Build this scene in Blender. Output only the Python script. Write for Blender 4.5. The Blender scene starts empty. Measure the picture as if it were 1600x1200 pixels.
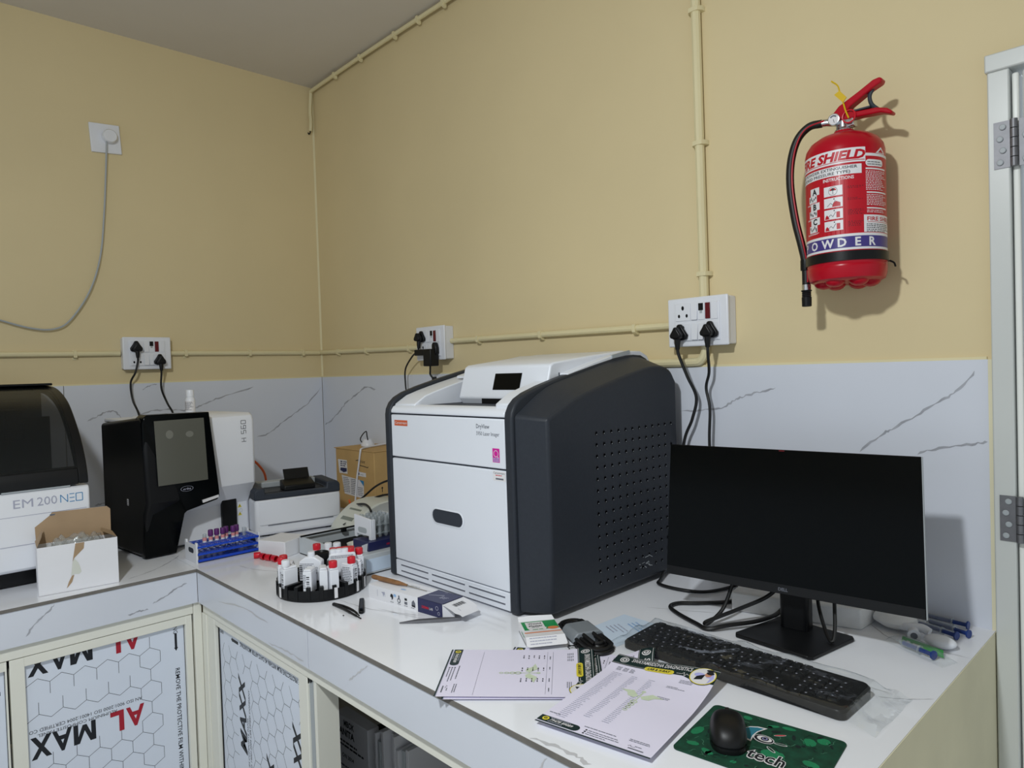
import bpy, bmesh, math, random
from mathutils import Matrix, Vector

SC = bpy.context.scene
COL = SC.collection
RND = random.Random(7)
PI = math.pi
CT = 0.80            # height of the counter top

# ------------------------------------------------------------------ camera, world, light, exposure
cam_d = bpy.data.cameras.new('camera')
cam = bpy.data.objects.new('camera', cam_d)
COL.objects.link(cam)
_r = Vector((0.6902456776, 0.7228778615, -0.0317569189))
_u = Vector((0.0061478211, 0.0380283335, 0.9992577496))
_w = Vector((-0.7235489678, 0.6899285784, -0.0218047691))
cam.matrix_world = Matrix(((_r.x, _u.x, -_w.x, 3.277994), (_r.y, _u.y, -_w.y, -1.777140),
                           (_r.z, _u.z, -_w.z, 1.397100), (0, 0, 0, 1)))
cam_d.sensor_width = 36.0
cam_d.lens = 1087.918 / 1600 * 36.0
cam_d.clip_start = 0.02
SC.camera = cam

world = bpy.data.worlds.new('world'); SC.world = world
world.use_nodes = True
wn = world.node_tree.nodes
wn['Background'].inputs[0].default_value = (0.80, 0.90, 1.0, 1)
wn['Background'].inputs[1].default_value = 0.60

# the one lamp of the room: a small wall batten high up behind the viewer, tipped towards the corner
ld = bpy.data.lights.new('wall_lamp', 'AREA'); ld.shape = 'DISK'; ld.size = 0.13; ld.energy = 26; ld.color = (0.93, 0.98, 1.0)
lo = bpy.data.objects.new('wall_lamp', ld); COL.objects.link(lo)
lo.location = (2.8, -2.12, 2.40)
lo.rotation_euler = Vector((-0.37, 0.50, -0.80)).to_track_quat('-Z', 'Y').to_euler()

SC.view_settings.view_transform = 'Standard'
SC.view_settings.look = 'None'
SC.view_settings.gamma = 1.0
SC.view_settings.use_curve_mapping = False
SC.view_settings.exposure = 0.16

# ------------------------------------------------------------------ materials
def lin(c):
    c = c / 255.0
    return c / 12.92 if c <= 0.04045 else ((c + 0.055) / 1.055) ** 2.4
def rgb(r, g, b): return (lin(r), lin(g), lin(b), 1)

def mat(name, col, rough=0.5, metal=0.0, var=0.05, scale=12.0, bump=0.0, spec=0.5, alpha=1.0, trans=0.0, coat=0.0, ior=1.45, detail=3.0):
    m = bpy.data.materials.new(name); m.use_nodes = True
    n = m.node_tree.nodes; l = m.node_tree.links
    b = n['Principled BSDF']
    c = rgb(*col)
    b.inputs['Roughness'].default_value = rough
    b.inputs['Metallic'].default_value = metal
    b.inputs['Specular IOR Level'].default_value = spec
    b.inputs['IOR'].default_value = ior
    b.inputs['Alpha'].default_value = alpha
    b.inputs['Transmission Weight'].default_value = trans
    b.inputs['Coat Weight'].default_value = coat
    if var > 0:
        tc = n.new('ShaderNodeTexCoord'); ns = n.new('ShaderNodeTexNoise'); rp = n.new('ShaderNodeValToRGB')
        ns.inputs['Scale'].default_value = scale; ns.inputs['Detail'].default_value = detail
        l.new(tc.outputs['Object'], ns.inputs['Vector']); l.new(ns.outputs['Fac'], rp.inputs['Fac'])
        rp.color_ramp.elements[0].position = 0.3; rp.color_ramp.elements[1].position = 0.7
        rp.color_ramp.elements[0].color = (c[0] * (1 - var), c[1] * (1 - var), c[2] * (1 - var), 1)
        rp.color_ramp.elements[1].color = (min(1, c[0] * (1 + var)), min(1, c[1] * (1 + var)), min(1, c[2] * (1 + var)), 1)
        l.new(rp.outputs['Color'], b.inputs['Base Color'])
        if bump > 0:
            bp = n.new('ShaderNodeBump'); bp.inputs['Strength'].default_value = bump; bp.inputs['Distance'].default_value = 0.002
            ns2 = n.new('ShaderNodeTexNoise'); ns2.inputs['Scale'].default_value = scale * 4; ns2.inputs['Detail'].default_value = 4
            l.new(tc.outputs['Object'], ns2.inputs['Vector'])
            l.new(ns2.outputs['Fac'], bp.inputs['Height']); l.new(bp.outputs['Normal'], b.inputs['Normal'])
    else:
        b.inputs['Base Color'].default_value = c
    return m

M = {}
def wall_mat():
    m = mat('wall_paint', (219, 202, 160), 0.55, var=0.035, scale=1.6, bump=0.25, spec=0.3, detail=6)
    return m
M['wall'] = wall_mat()
M['ceiling'] = mat('ceiling_paint', (214, 208, 200), 0.8, var=0.03, scale=2, spec=0.2)
M['floor'] = mat('floor_tile', (212, 210, 206), 0.35, var=0.06, scale=3)
M['plaster'] = mat('end_plaster', (230, 224, 194), 0.6, var=0.06, scale=5, bump=0.3, spec=0.3)
M['tile'] = mat('wall_tile_glaze', (216, 220, 230), 0.22, var=0.03, scale=2.2, spec=0.4)
M['top'] = mat('countertop_glaze', (240, 242, 248), 0.10, var=0.025, scale=3, spec=0.5)
M['vein'] = mat('marble_vein', (168, 170, 178), 0.2, var=0.18, scale=30)
M['veinsoft'] = mat('marble_vein_soft', (198, 198, 202), 0.2, var=0.06, scale=18)
M['edge'] = mat('tile_raw_edge', (112, 108, 103), 0.7, var=0.1, scale=40)
M['grout'] = mat('grout', (150, 150, 150), 0.9, var=0.1, scale=40)
M['alu'] = mat('cream_powder_coat', (234, 233, 222), 0.4, var=0.015, scale=8)
M['acp'] = mat('film_white', (224, 231, 244), 0.3, var=0.02, scale=4)
M['ink'] = mat('ink_black', (22, 26, 34), 0.5, var=0.0)
M['inkgrey'] = mat('ink_grey', (105, 108, 118), 0.6, var=0.0)
M['inkfaint'] = mat('ink_faint', (170, 172, 190), 0.6, var=0.0)
M['red'] = mat('ink_red', (170, 28, 48), 0.5, var=0.0)
M['dark'] = mat('dark_void', (14, 15, 17), 0.7, var=0.0, spec=0.2)
M['shadeboard'] = mat('shade_board', (30, 32, 34), 0.7, var=0.05)  # cabinet boards coloured dark so the open bay reads as deep shade
M['white'] = mat('white_plastic', (228, 230, 236), 0.35, var=0.012, scale=6)
M['whitemet'] = mat('white_coated_metal', (226, 230, 238), 0.3, var=0.01, scale=4)
M['paperwhite'] = mat('white_card', (230, 230, 234), 0.7, var=0.02, scale=9)
M['black'] = mat('black_plastic', (17, 18, 20), 0.38, var=0.05, scale=20, spec=0.3)
M['blackgloss'] = mat('black_gloss', (7, 9, 10), 0.16, var=0.0, coat=0.0, spec=0.12)
M['blackrub'] = mat('black_rubber', (17, 17, 18), 0.45, var=0.06, scale=60)
M['char'] = mat('charcoal_textured_plastic', (46, 50, 57), 0.45, var=0.05, scale=120, bump=0.12, spec=0.3)
M['gap'] = mat('dark_grey_and_gap_shade', (46, 52, 62), 0.6, var=0)  # dark grey parts, also shade painted into gaps, recesses and holes
M['conduit'] = mat('conduit_painted', (224, 213, 172), 0.42, var=0.03, scale=6)
M['chrome'] = mat('steel', (205, 207, 210), 0.22, metal=1.0, var=0.03, scale=60)
M['brushed'] = mat('brushed_steel', (128, 128, 132), 0.5, metal=0.75, var=0.06, scale=90)
M['upvc'] = mat('door_frame_upvc', (206, 209, 206), 0.3, var=0.012, scale=5)
M['upvcb'] = mat('door_bead_white', (240, 241, 236), 0.15, var=0.0)
M['extred'] = mat('extinguisher_red', (178, 6, 32), 0.28, var=0.03, scale=5, spec=0.35)
M['labelred'] = mat('label_red', (186, 12, 34), 0.4, var=0.0)
M['labelwhite'] = mat('label_white', (226, 224, 226), 0.4, var=0.0)
M['navy'] = mat('navy_print', (38, 42, 84), 0.35, var=0.03, scale=10)
M['purpleband'] = mat('band_violet', (66, 56, 128), 0.35, var=0.0)
M['glassind'] = mat('red_neon_lens', (96, 14, 26), 0.2, var=0.0)
M['kraft'] = mat('kraft_card', (196, 160, 104), 0.75, var=0.05, scale=14)
M['kraftdark'] = mat('kraft_inside', (168, 142, 112), 0.8, var=0.06, scale=14)
M['tinted'] = mat('tinted_acrylic', (30, 33, 34), 0.2, var=0.0, alpha=0.58, spec=0.3)
M['screen'] = mat('touch_screen', (92, 92, 84), 0.22, var=0.02, scale=6)
M['smudge'] = mat('screen_smudge', (116, 116, 108), 0.4, var=0.03, scale=30)
M['blue'] = mat('rack_blue', (22, 70, 190), 0.35, var=0.03, scale=20)
M['purple'] = mat('cap_purple', (92, 34, 104), 0.45, var=0.05, scale=40)
M['redcap'] = mat('cap_red', (206, 26, 44), 0.35, var=0.05, scale=40)
M['beige'] = mat('beige_plastic', (212, 214, 204), 0.4, var=0.012, scale=8)
M['greyplas'] = mat('grey_plastic', (168, 174, 178), 0.45, var=0.02, scale=8)
M['lcd'] = mat('lcd_grey', (128, 134, 124), 0.25, var=0.03, scale=12)
M['orange'] = mat('orange_cable', (226, 104, 52), 0.45, var=0.03)
M['orangelogo'] = mat('orange_badge', (206, 98, 62), 0.4, var=0)
M['pink'] = mat('magenta_sticker', (206, 34, 152), 0.4, var=0.0)
M['tray'] = mat('frosted_tray', (196, 202, 206), 0.35, var=0.02, scale=10)
M['wood'] = mat('varnished_wood', (134, 96, 62), 0.5, var=0.22, scale=60)
M['green'] = mat('carton_green', (26, 142, 78), 0.5, var=0.02)
M['orangestripe'] = mat('carton_orange', (222, 132, 84), 0.5, var=0.0)
M['darkgreen'] = mat('letterhead_green', (22, 44, 44), 0.5, var=0.0)
M['yellow'] = mat('letterhead_yellow', (222, 206, 66), 0.5, var=0.0)
M['paper'] = mat('bond_paper', (228, 224, 244), 0.75, var=0.008, scale=6)
M['paperblue'] = mat('bluish_paper', (206, 222, 240), 0.7, var=0.015, scale=10)
M['wm'] = mat('watermark_green', (202, 214, 188), 0.75, var=0.05, scale=60)
M['skin'] = mat('print_skin', (196, 140, 112), 0.6, var=0)
M['lav'] = mat('print_lavender', (176, 176, 230), 0.6, var=0)
M['padgreen'] = mat('pad_green', (8, 62, 44), 0.75, var=0.35, scale=60, detail=5)
M['padlight'] = mat('pad_light_green', (24, 122, 80), 0.75, var=0.10, scale=60)
M['padline'] = mat('pad_line', (70, 126, 100), 0.75, var=0.1)
M['paddark'] = mat('pad_dark', (8, 30, 30), 0.75, var=0.1)
M['teal'] = mat('pad_teal', (40, 120, 140), 0.7, var=0)
M['keys'] = mat('keycap', (17, 19, 22), 0.45, var=0.05, scale=40)
M['foam'] = mat('white_foam', (228, 228, 228), 0.85, var=0.03, scale=60, bump=0.2)
M['greywrap'] = mat('grey_wrap', (128, 134, 140), 0.45, var=0.05, scale=20)
M['yellowtag'] = mat('yellow_tag', (214, 178, 20), 0.45, var=0.04)
M['bluepl'] = mat('plunger_blue', (26, 56, 124), 0.4, var=0.04)
M['greenpack'] = mat('pack_green', (46, 144, 66), 0.4, var=0.03)
M['lightblue'] = mat('ink_blue', (38, 132, 186), 0.4, var=0)
M['skyblue'] = mat('ink_pale_blue', (150, 186, 226), 0.5, var=0)
M['pinkfluid'] = mat('pink_label', (226, 150, 148), 0.5, var=0)
M['amber'] = mat('amber_urine', (150, 136, 84), 0.3, var=0)

def film_mat(name, tint, fac, rough=0.08, bump=0.0, scale=40, body=0.0, base=0.035):
    """thin clear film: see-through, with sharp gloss that grows at grazing angles"""
    m = bpy.data.materials.new(name); m.use_nodes = True
    n = m.node_tree.nodes; l = m.node_tree.links
    n.remove(n['Principled BSDF'])
    out = n['Material Output']
    tr = n.new('ShaderNodeBsdfTransparent'); tr.inputs[0].default_value = (0.96, 0.97, 0.97, 1)
    gl = n.new('ShaderNodeBsdfGlossy'); gl.inputs['Color'].default_value = rgb(*tint); gl.inputs['Roughness'].default_value = rough
    df = n.new('ShaderNodeBsdfDiffuse'); df.inputs[0].default_value = rgb(*tint)
    lw0 = n.new('ShaderNodeLayerWeight'); lw0.inputs['Blend'].default_value = 0.5
    lw = n.new('ShaderNodeMath'); lw.operation = 'POWER'; lw.inputs[1].default_value = 3.5; l.new(lw0.outputs['Facing'], lw.inputs[0])
    ml = n.new('ShaderNodeMath'); ml.operation = 'MULTIPLY_ADD'; ml.inputs[1].default_value = fac; ml.inputs[2].default_value = base
    l.new(lw.outputs[0], ml.inputs[0])
    m1 = n.new('ShaderNodeMixShader'); m1.inputs[0].default_value = body; l.new(tr.outputs[0], m1.inputs[1]); l.new(df.outputs[0], m1.inputs[2])
    mx = n.new('ShaderNodeMixShader'); l.new(ml.outputs[0], mx.inputs[0]); l.new(m1.outputs[0], mx.inputs[1]); l.new(gl.outputs[0], mx.inputs[2]); l.new(mx.outputs[0], out.inputs[0])
    if bump:
        tc = n.new('ShaderNodeTexCoord'); ns = n.new('ShaderNodeTexNoise'); ns.inputs['Scale'].default_value = scale
        bp = n.new('ShaderNodeBump'); bp.inputs['Strength'].default_value = bump; bp.inputs['Distance'].default_value = 0.004
        l.new(tc.outputs['Object'], ns.inputs['Vector']); l.new(ns.outputs['Fac'], bp.inputs['Height']); l.new(bp.outputs[0], gl.inputs['Normal'])
    return m
M['film'] = film_mat('clear_film', (244, 247, 250), 0.5, 0.09, 0.5, 22, 0.02)
M['wrapfilm'] = film_mat('keyboard_bag_film', (244, 247, 250), 0.8, 0.10, 0.8, 30, 0.012, 0.055)
M['bagfilm'] = film_mat('crumpled_film', (226, 228, 228), 0.7, 0.10, 0.5, 60, 0.14)
M['clear'] = film_mat('clear_plastic', (214, 222, 226), 0.6, 0.08, body=0.22)
M['tube'] = film_mat('tube_glass', (205, 210, 214), 0.6, 0.06, body=0.22)

# ------------------------------------------------------------------ mesh helpers
ROOT = {}            # object name -> world matrix of its thing

class MB:
    """collects shapes; build() links them as ONE mesh object"""
    def __init__(s, world=True): s.v = []; s.f = []; s.m = []; s.world = world; s.x = Matrix.Identity(4)
    def add(s, vs, fs, mi=0):
        o = len(s.v); s.v += [s.x @ Vector(p) for p in vs]; s.f += [tuple(i + o for i in f) for f in fs]; s.m += [mi] * len(fs); return s
    def box(s, x0, x1, y0, y1, z0, z1, mi=0):
        vs = [(x0, y0, z0), (x1, y0, z0), (x1, y1, z0), (x0, y1, z0), (x0, y0, z1), (x1, y0, z1), (x1, y1, z1), (x0, y1, z1)]
        return s.add(vs, [(0, 3, 2, 1), (4, 5, 6, 7), (0, 1, 5, 4), (1, 2, 6, 5), (2, 3, 7, 6), (3, 0, 4, 7)], mi)
    def prism(s, pts, a0, a1, axis='y', mi=0):
        n = len(pts)
        def P(p, a): return {'x': (a, p[0], p[1]), 'y': (p[0], a, p[1]), 'z': (p[0], p[1], a)}[axis]
        vs = [P(p, a0) for p in pts] + [P(p, a1) for p in pts]
        fs = [tuple(range(n)), tuple(range(2 * n - 1, n - 1, -1))] + [(i, i + n, (i + 1) % n + n, (i + 1) % n) for i in range(n)]
        return s.add(vs, fs, mi)
    def tube(s, pts, r, n=8, mi=0, closed=False, smooth=6, cap=True):
        P = [Vector(p) for p in pts]
        if smooth and len(P) > 2: P = spline(P, smooth, closed)
        k = len(P); rings = []
        t0 = None; nrm = None
        for i, p in enumerate(P):
            a = P[(i - 1) % k] if (closed or i > 0) else p; b = P[(i + 1) % k] if (closed or i < k - 1) else p
            t = (b - a).normalized()
            if nrm is None:
                nrm = t.orthogonal().normalized()
            else:
                q = t0.rotation_difference(t); nrm = (q @ nrm); nrm = (nrm - t * nrm.dot(t)).normalized()
            t0 = t; bi = t.cross(nrm)
            rr = r[min(i, len(r) - 1)] if isinstance(r, (list, tuple)) else r
            rings.append([p + nrm * rr * math.cos(2 * PI * j / n) + bi * rr * math.sin(2 * PI * j / n) for j in range(n)])
        vs = [v for g in rings for v in g]; fs = []
        for i in range(k if closed else k - 1):
            A = i * n; B = ((i + 1) % k) * n
            for j in range(n): fs.append((A + j, A + (j + 1) % n, B + (j + 1) % n, B + j))
        if cap and not closed: fs += [tuple(range(n - 1, -1, -1)), tuple(range((k - 1) * n, k * n))]
        return s.add(vs, fs, mi)
    def lathe(s, prof, c=(0, 0, 0), n=24, axis='z', mi=0, sx=1.0, sy=1.0):
        k = len(prof); vs = []
        for r, h in prof:
            for j in range(n):
                a = 2 * PI * j / n; x, y = r * math.cos(a) * sx, r * math.sin(a) * sy
                p = {'z': (x, y, h), 'y': (x, h, y), 'x': (h, x, y)}[axis]
                vs.append((p[0] + c[0], p[1] + c[1], p[2] + c[2]))
        fs = []
        for i in range(k - 1):
            for j in range(n): fs.append((i * n + j, i * n + (j + 1) % n, (i + 1) * n + (j + 1) % n, (i + 1) * n + j))
        fs += [tuple(range(n - 1, -1, -1)), tuple(range((k - 1) * n, k * n))]
        return s.add(vs, fs, mi)
    def grid(s, fn, nu, nv, mi=0):
        vs = [fn(i / nu, j / nv) for j in range(nv + 1) for i in range(nu + 1)]
        fs = [(j * (nu + 1) + i, j * (nu + 1) + i + 1, (j + 1) * (nu + 1) + i + 1, (j + 1) * (nu + 1) + i) for j in range(nv) for i in range(nu)]
        return s.add(vs, fs, mi)
    def blob(s, c, rx, ry, rz, n=14, k=9, mi=0, jit=0.0, seed=1):
        R = random.Random(seed); vs = []; fs = []
        ph = [R.uniform(0, 6) for _ in range(6)]
        for i in range(k + 1):
            t = PI * i / k
            for j in range(n):
                a = 2 * PI * j / n
                d = 1 + jit * (math.sin(3 * a + ph[0] + 2 * t) + math.sin(5 * t + ph[1] + 2 * a) + math.sin(7 * a + ph[2])) / 2
                vs.append((c[0] + rx * d * math.sin(t) * math.cos(a), c[1] + ry * d * math.sin(t) * math.sin(a), c[2] + rz * d * math.cos(t)))
        for i in range(k):
            for j in range(n): fs.append((i * n + j, (i + 1) * n + j, (i + 1) * n + (j + 1) % n, i * n + (j + 1) % n))
        return s.add(vs, fs, mi)
    def holed(s, x0, y0, nx, ny, d, z0, z1, r, mi=0, k=8):
        """perforated plate of nx x ny square cells of side d, a round hole in each"""
        for iz, z in ((0, z0), (1, z1)):
            for i in range(nx):
                for j in range(ny):
                    cx, cy = x0 + (i + .5) * d, y0 + (j + .5) * d; h = d / 2
                    sq = [(h, 0), (h, h), (0, h), (-h, h), (-h, 0), (-h, -h), (0, -h), (h, -h)]
                    vs = [(cx + a, cy + b, z) for a, b in sq] + [(cx + r * math.cos(2 * PI * q / 8), cy + r * math.sin(2 * PI * q / 8), z) for q in range(8)]
                    s.add(vs, [(q, (q + 1) % 8, 8 + (q + 1) % 8, 8 + q) if iz else (q, 8 + q, 8 + (q + 1) % 8, (q + 1) % 8) for q in range(8)], mi)
                    if iz:
                        vs = [(cx + r * math.cos(2 * PI * q / 8), cy + r * math.sin(2 * PI * q / 8), zz) for zz in (z0, z1) for q in range(8)]
                        s.add(vs, [(q, (q + 1) % 8, 8 + (q + 1) % 8, 8 + q) for q in range(8)], mi)
        X1, Y1 = x0 + nx * d, y0 + ny * d
        s.add([(x0, y0, z0), (X1, y0, z0), (X1, Y1, z0), (x0, Y1, z0), (x0, y0, z1), (X1, y0, z1), (X1, Y1, z1), (x0, Y1, z1)],
              [(0, 1, 5, 4), (1, 2, 6, 5), (2, 3, 7, 6), (3, 0, 4, 7)], mi)
        return s
    def build(s, name, mats, parent=None, bev=0.0, seg=2, ang=35, struct=False):
        me = bpy.data.meshes.new(name)
        vs = s.v
        root = ROOT.get(parent.name) if parent else None
        if s.world and root is not None:
            inv = root.inverted(); vs = [inv @ p for p in vs]
        me.from_pydata([tuple(p) for p in vs], [], s.f)
        if not isinstance(mats, (list, tuple)): mats = [mats]
        for q in mats: me.materials.append(q)
        me.polygons.foreach_set('material_index', s.m)
        bm = bmesh.new(); bm.from_mesh(me); bmesh.ops.recalc_face_normals(bm, faces=bm.faces); bm.to_mesh(me); bm.free()
        me.polygons.foreach_set('use_smooth', [True] * len(me.polygons))
        me.set_sharp_from_angle(angle=math.radians(ang))
        o = bpy.data.objects.new(name, me); COL.objects.link(o)
        if parent:
            o.parent = parent
            if root is not None: ROOT[o.name] = root
        if bev > 0:
            b = o.modifiers.new('bevel', 'BEVEL'); b.width = bev; b.segments = seg; b.limit_method = 'ANGLE'; b.angle_limit = math.radians(40)
        if struct: o['kind'] = 'structure'
        return o

def spline(P, k, closed=False):
    out = []; n = len(P); rng = n if closed else n - 1
    for i in range(rng):
        p0 = P[(i - 1) % n] if (closed or i > 0) else P[i] * 2 - P[i + 1]
        p1 = P[i]; p2 = P[(i + 1) % n]
        p3 = P[(i + 2) % n] if (closed or i + 2 < n) else p2 * 2 - p1
        for j in range(k):
            t = j / k
            out.append(0.5 * ((2 * p1) + (p2 - p0) * t + (2 * p0 - 5 * p1 + 4 * p2 - p3) * t * t + (3 * p1 - p0 - 3 * p2 + p3) * t ** 3))
    if not closed: out.append(P[-1].copy())
    return out

def thing(name, label, cat, loc, rz=0.0, group=None):
    o = bpy.data.objects.new(name, None); COL.objects.link(o)
    o.empty_display_size = 0.05
    o.location = loc; o.rotation_euler = (0, 0, rz)
    o['label'] = label; o['category'] = cat
    if group: o['group'] = group
    ROOT[o.name] = Matrix.Translation(Vector(loc)) @ Matrix.Rotation(rz, 4, 'Z')
    return o
def tag(o, label, cat, group=None):
    o['label'] = label; o['category'] = cat
    if group: o['group'] = group
    return o
def plabel(o, label): o['label'] = label; return o
def dup(root, loc, rz=None, label=None):
    def cp(o, par):
        c = o.copy(); COL.objects.link(c)
        if par: c.parent = par
        for ch in list(o.children): cp(ch, c)
        return c
    c = cp(root, None); c.location = loc
    if rz is not None: c.rotation_euler = (0, 0, rz)
    if label: c['label'] = label
    return c

# ------------------------------------------------------------------ flat print (lettering, pictures on labels)
_tc = {}
def text2d(txt, bold=0.0, shear=0.0, spacing=1.0):
    key = (txt, bold, shear, spacing)
    if key not in _tc:
        cu = bpy.data.curves.new('t', 'FONT'); cu.body = txt; cu.size = 1.0; cu.offset = bold; cu.shear = shear
        cu.space_character = spacing; cu.resolution_u = 2;
        ob = bpy.data.objects.new('t', cu); COL.objects.link(ob)
        dg = bpy.context.evaluated_depsgraph_get(); dg.update()
        me = ob.evaluated_get(dg).to_mesh()
        vs = [(v.co.x, v.co.y) for v in me.vertices]; fs = [tuple(p.vertices) for p in me.polygons]
        ob.evaluated_get(dg).to_mesh_clear()
        bpy.data.objects.remove(ob); bpy.data.curves.remove(cu)
        _tc[key] = (vs, fs)
    return _tc[key]

class Print:
    def __init__(s): s.it = []
    def poly(s, pts, m, h=1): s.it.append((list(pts), [tuple(range(len(pts)))], m, h)); return s
    def rect(s, x0, y0, x1, y1, m, h=1): return s.poly([(x0, y0), (x1, y0), (x1, y1), (x0, y1)], m, h)
    def line(s, p, q, w, m, h=1):
        dx, dy = q[0] - p[0], q[1] - p[1]; L = math.hypot(dx, dy) or 1; nx, ny = -dy / L * w / 2, dx / L * w / 2
        return s.poly([(p[0] - nx, p[1] - ny), (q[0] - nx, q[1] - ny), (q[0] + nx, q[1] + ny), (p[0] + nx, p[1] + ny)], m, h)
    def path(s, pts, w, m, h=1):
        for a, b in zip(pts, pts[1:]): s.line(a, b, w, m, h)
        return s
    def circ(s, cx, cy, r, m, h=1, n=20, ry=None, rot=0):
        ry = ry or r; c, q = math.cos(rot), math.sin(rot)
        return s.poly([(cx + r * math.cos(2 * PI * i / n) * c - ry * math.sin(2 * PI * i / n) * q, cy + r * math.cos(2 * PI * i / n) * q + ry * math.sin(2 * PI * i / n) * c) for i in range(n)], m, h)
    def ring(s, cx, cy, r0, r1, m, h=1, n=24, ry=1.0):
        vs = [(cx + r * math.cos(2 * PI * i / n), cy + r * ry * math.sin(2 * PI * i / n)) for r in (r0, r1) for i in range(n)]
        s.it.append((vs, [(i, (i + 1) % n, n + (i + 1) % n, n + i) for i in range(n)], m, h)); return s
    def pill(s, x0, y0, x1, y1, m, h=1, left=True, right=True):
        r = (y1 - y0) / 2; pts = []
        if right: pts += [(x1 - r + r * math.cos(a), y0 + r + r * math.sin(a)) for a in [-PI / 2 + PI * i / 8 for i in range(9)]]
        else: pts += [(x1, y0), (x1, y1)]
        if left: pts += [(x0 + r + r * math.cos(a), y0 + r + r * math.sin(a)) for a in [PI / 2 + PI * i / 8 for i in range(9)]]
        else: pts += [(x0, y1), (x0, y0)]
        return s.poly(pts, m, h)
    def text(s, t, x, y, size, m, h=2, bold=0.0, shear=0.0, width=None, rot=0.0, align='l', spacing=1.0):
        """size = capital height; width = forced width of the line"""
        vs, fs = text2d(t, bold, shear, spacing)
        if not vs: return s
        x0 = min(p[0] for p in vs); x1 = max(p[0] for p in vs)
        k = size / 0.69; kx = (width / (x1 - x0)) if width else k
        off = {'l': 0, 'c': -(x1 - x0) * kx / 2, 'r': -(x1 - x0) * kx}[align]
        c, q = math.cos(rot), math.sin(rot); out = []
        for px, py in vs:
            a, b = (px - x0) * kx + off, py * k
            out.append((x + a * c - b * q, y + a * q + b * c))
        s.it.append((out, fs, m, h)); return s
    def dashes(s, x0, y0, x1, n, gap, hgt, m, h=2, seed=1, fill=0.85):
        """rows of small print too fine to read"""
        R = random.Random(seed)
        for i in range(n):
            x = x0; y = y0 - i * gap; end = x0 + (x1 - x0) * R.uniform(0.6, 1.0)
            while x < end:
                w = R.uniform(1.2, 4.0) * hgt * 1.3
                s.rect(x, y, min(x + w * fill, x1), y + hgt, m, h); x += w
        return s
    def build(s, name, fn, parent, step=0.00022, cuts=None, world=True, vcuts=()):
        mats = []; mb = MB(world)
        for vs, fs, m, h in s.it:
            if m not in mats: mats.append(m)
            mi = mats.index(m)
            if cuts:
                bm = bmesh.new(); bv = [bm.verts.new((p[0], p[1], 0)) for p in vs]
                for f in fs:
                    try: bm.faces.new([bv[i] for i in f])
                    except ValueError: pass
                a0 = min(p[0] for p in vs); a1 = max(p[0] for p in vs)
                for cx in cuts:
                    if a0 < cx < a1:
                        bmesh.ops.bisect_plane(bm, geom=bm.verts[:] + bm.edges[:] + bm.faces[:], plane_co=(cx, 0, 0), plane_no=(1, 0, 0))
                b0 = min(p[1] for p in vs); b1 = max(p[1] for p in vs)
                for cy in vcuts:
                    if b0 < cy < b1:
                        bmesh.ops.bisect_plane(bm, geom=bm.verts[:] + bm.edges[:] + bm.faces[:], plane_co=(0, cy, 0), plane_no=(0, 1, 0))
                bm.verts.index_update()
                V = [(v.co.x, v.co.y) for v in bm.verts]; F = [tuple(v.index for v in f.verts) for f in bm.faces]; bm.free()
            else: V, F = vs, fs
            mb.add([fn(p[0], p[1], h * step) for p in V], F, mi)
        me = mb
        o = me.build(name, mats, parent, ang=80)
        return o

def plane(o, U, V):
    o = Vector(o); U = Vector(U).normalized(); V = Vector(V).normalized(); N = U.cross(V).normalized()
    return lambda u, v, h: o + U * u + V * v + N * h

# ================================================================== THE ROOM
CEIL = 2.864; XE = 2.909; YF = -1.005
w = MB(); w.box(-0.12, 0, -4.2, 0.12, 0, CEIL); wall_left = w.build('wall_left', M['wall'], struct=True)
w = MB()
w.prism([(0, 0), (2.912, 0), (2.912, 2.018), (3.85, 2.018), (3.85, 0), (5.2, 0), (5.2, CEIL), (0, CEIL)], 0, 0.12, 'y')
wall_back = w.build('wall_back', M['wall'], struct=True)
w = MB(); w.box(-0.12, 5.2, -4.2, 0.12, CEIL, CEIL + 0.1); w.build('ceiling', M['ceiling'], struct=True)
w = MB(); w.box(-0.12, 5.2, -4.2, 0.12, -0.1, 0); w.build('floor', M['floor'], struct=True)
# unseen upper walls, added to keep ambient light off ceiling and wall tops
w = MB(); w.box(-0.12, 5.32, -4.32, -4.2, 2.1, CEIL); w.build('shade_wall_front', M['wall'], struct=True)
w = MB(); w.box(5.2, 5.32, -4.2, 0.12, 2.1, CEIL); w.build('shade_wall_right', M['wall'], struct=True)
# corner render bead, a thin paler ridge where the two walls meet
w = MB(); w.prism([(0, 0), (0.007, 0), (0, -0.007)], 1.386, CEIL - 0.03, 'z'); w.build('trim_1', M['conduit'], struct=True)

def vein(mb, fn, pts, wd, mi, seed=1, h=0.0004):
    """a marble vein: a wandering band of varying width lying in the glaze"""
    R = random.Random(seed); P = [Vector((p[0], p[1], 0)) for p in pts]
    P = spline(P, 6); L = []; Rr = []
    for i, p in enumerate(P):
        a = P[max(i - 1, 0)]; b = P[min(i + 1, len(P) - 1)]; t = (b - a).normalized(); nn = Vector((-t.y, t.x, 0))
        j = R.uniform(-.5, .5) * wd * 0.9; ww = wd * (0.25 + 0.9 * abs(math.sin(i * 0.55 + seed))) * (1 if 0 < i < len(P) - 1 else 0.1)
        L.append(p + nn * (j + ww / 2)); Rr.append(p + nn * (j - ww / 2))
    n = len(P); vs = [fn(q.x, q.y, h) for q in L] + [fn(q.x, q.y, h) for q in Rr]
    mb.add(vs, [(i, i + 1, n + i + 1, n + i) for i in range(n - 1)], mi)

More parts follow.
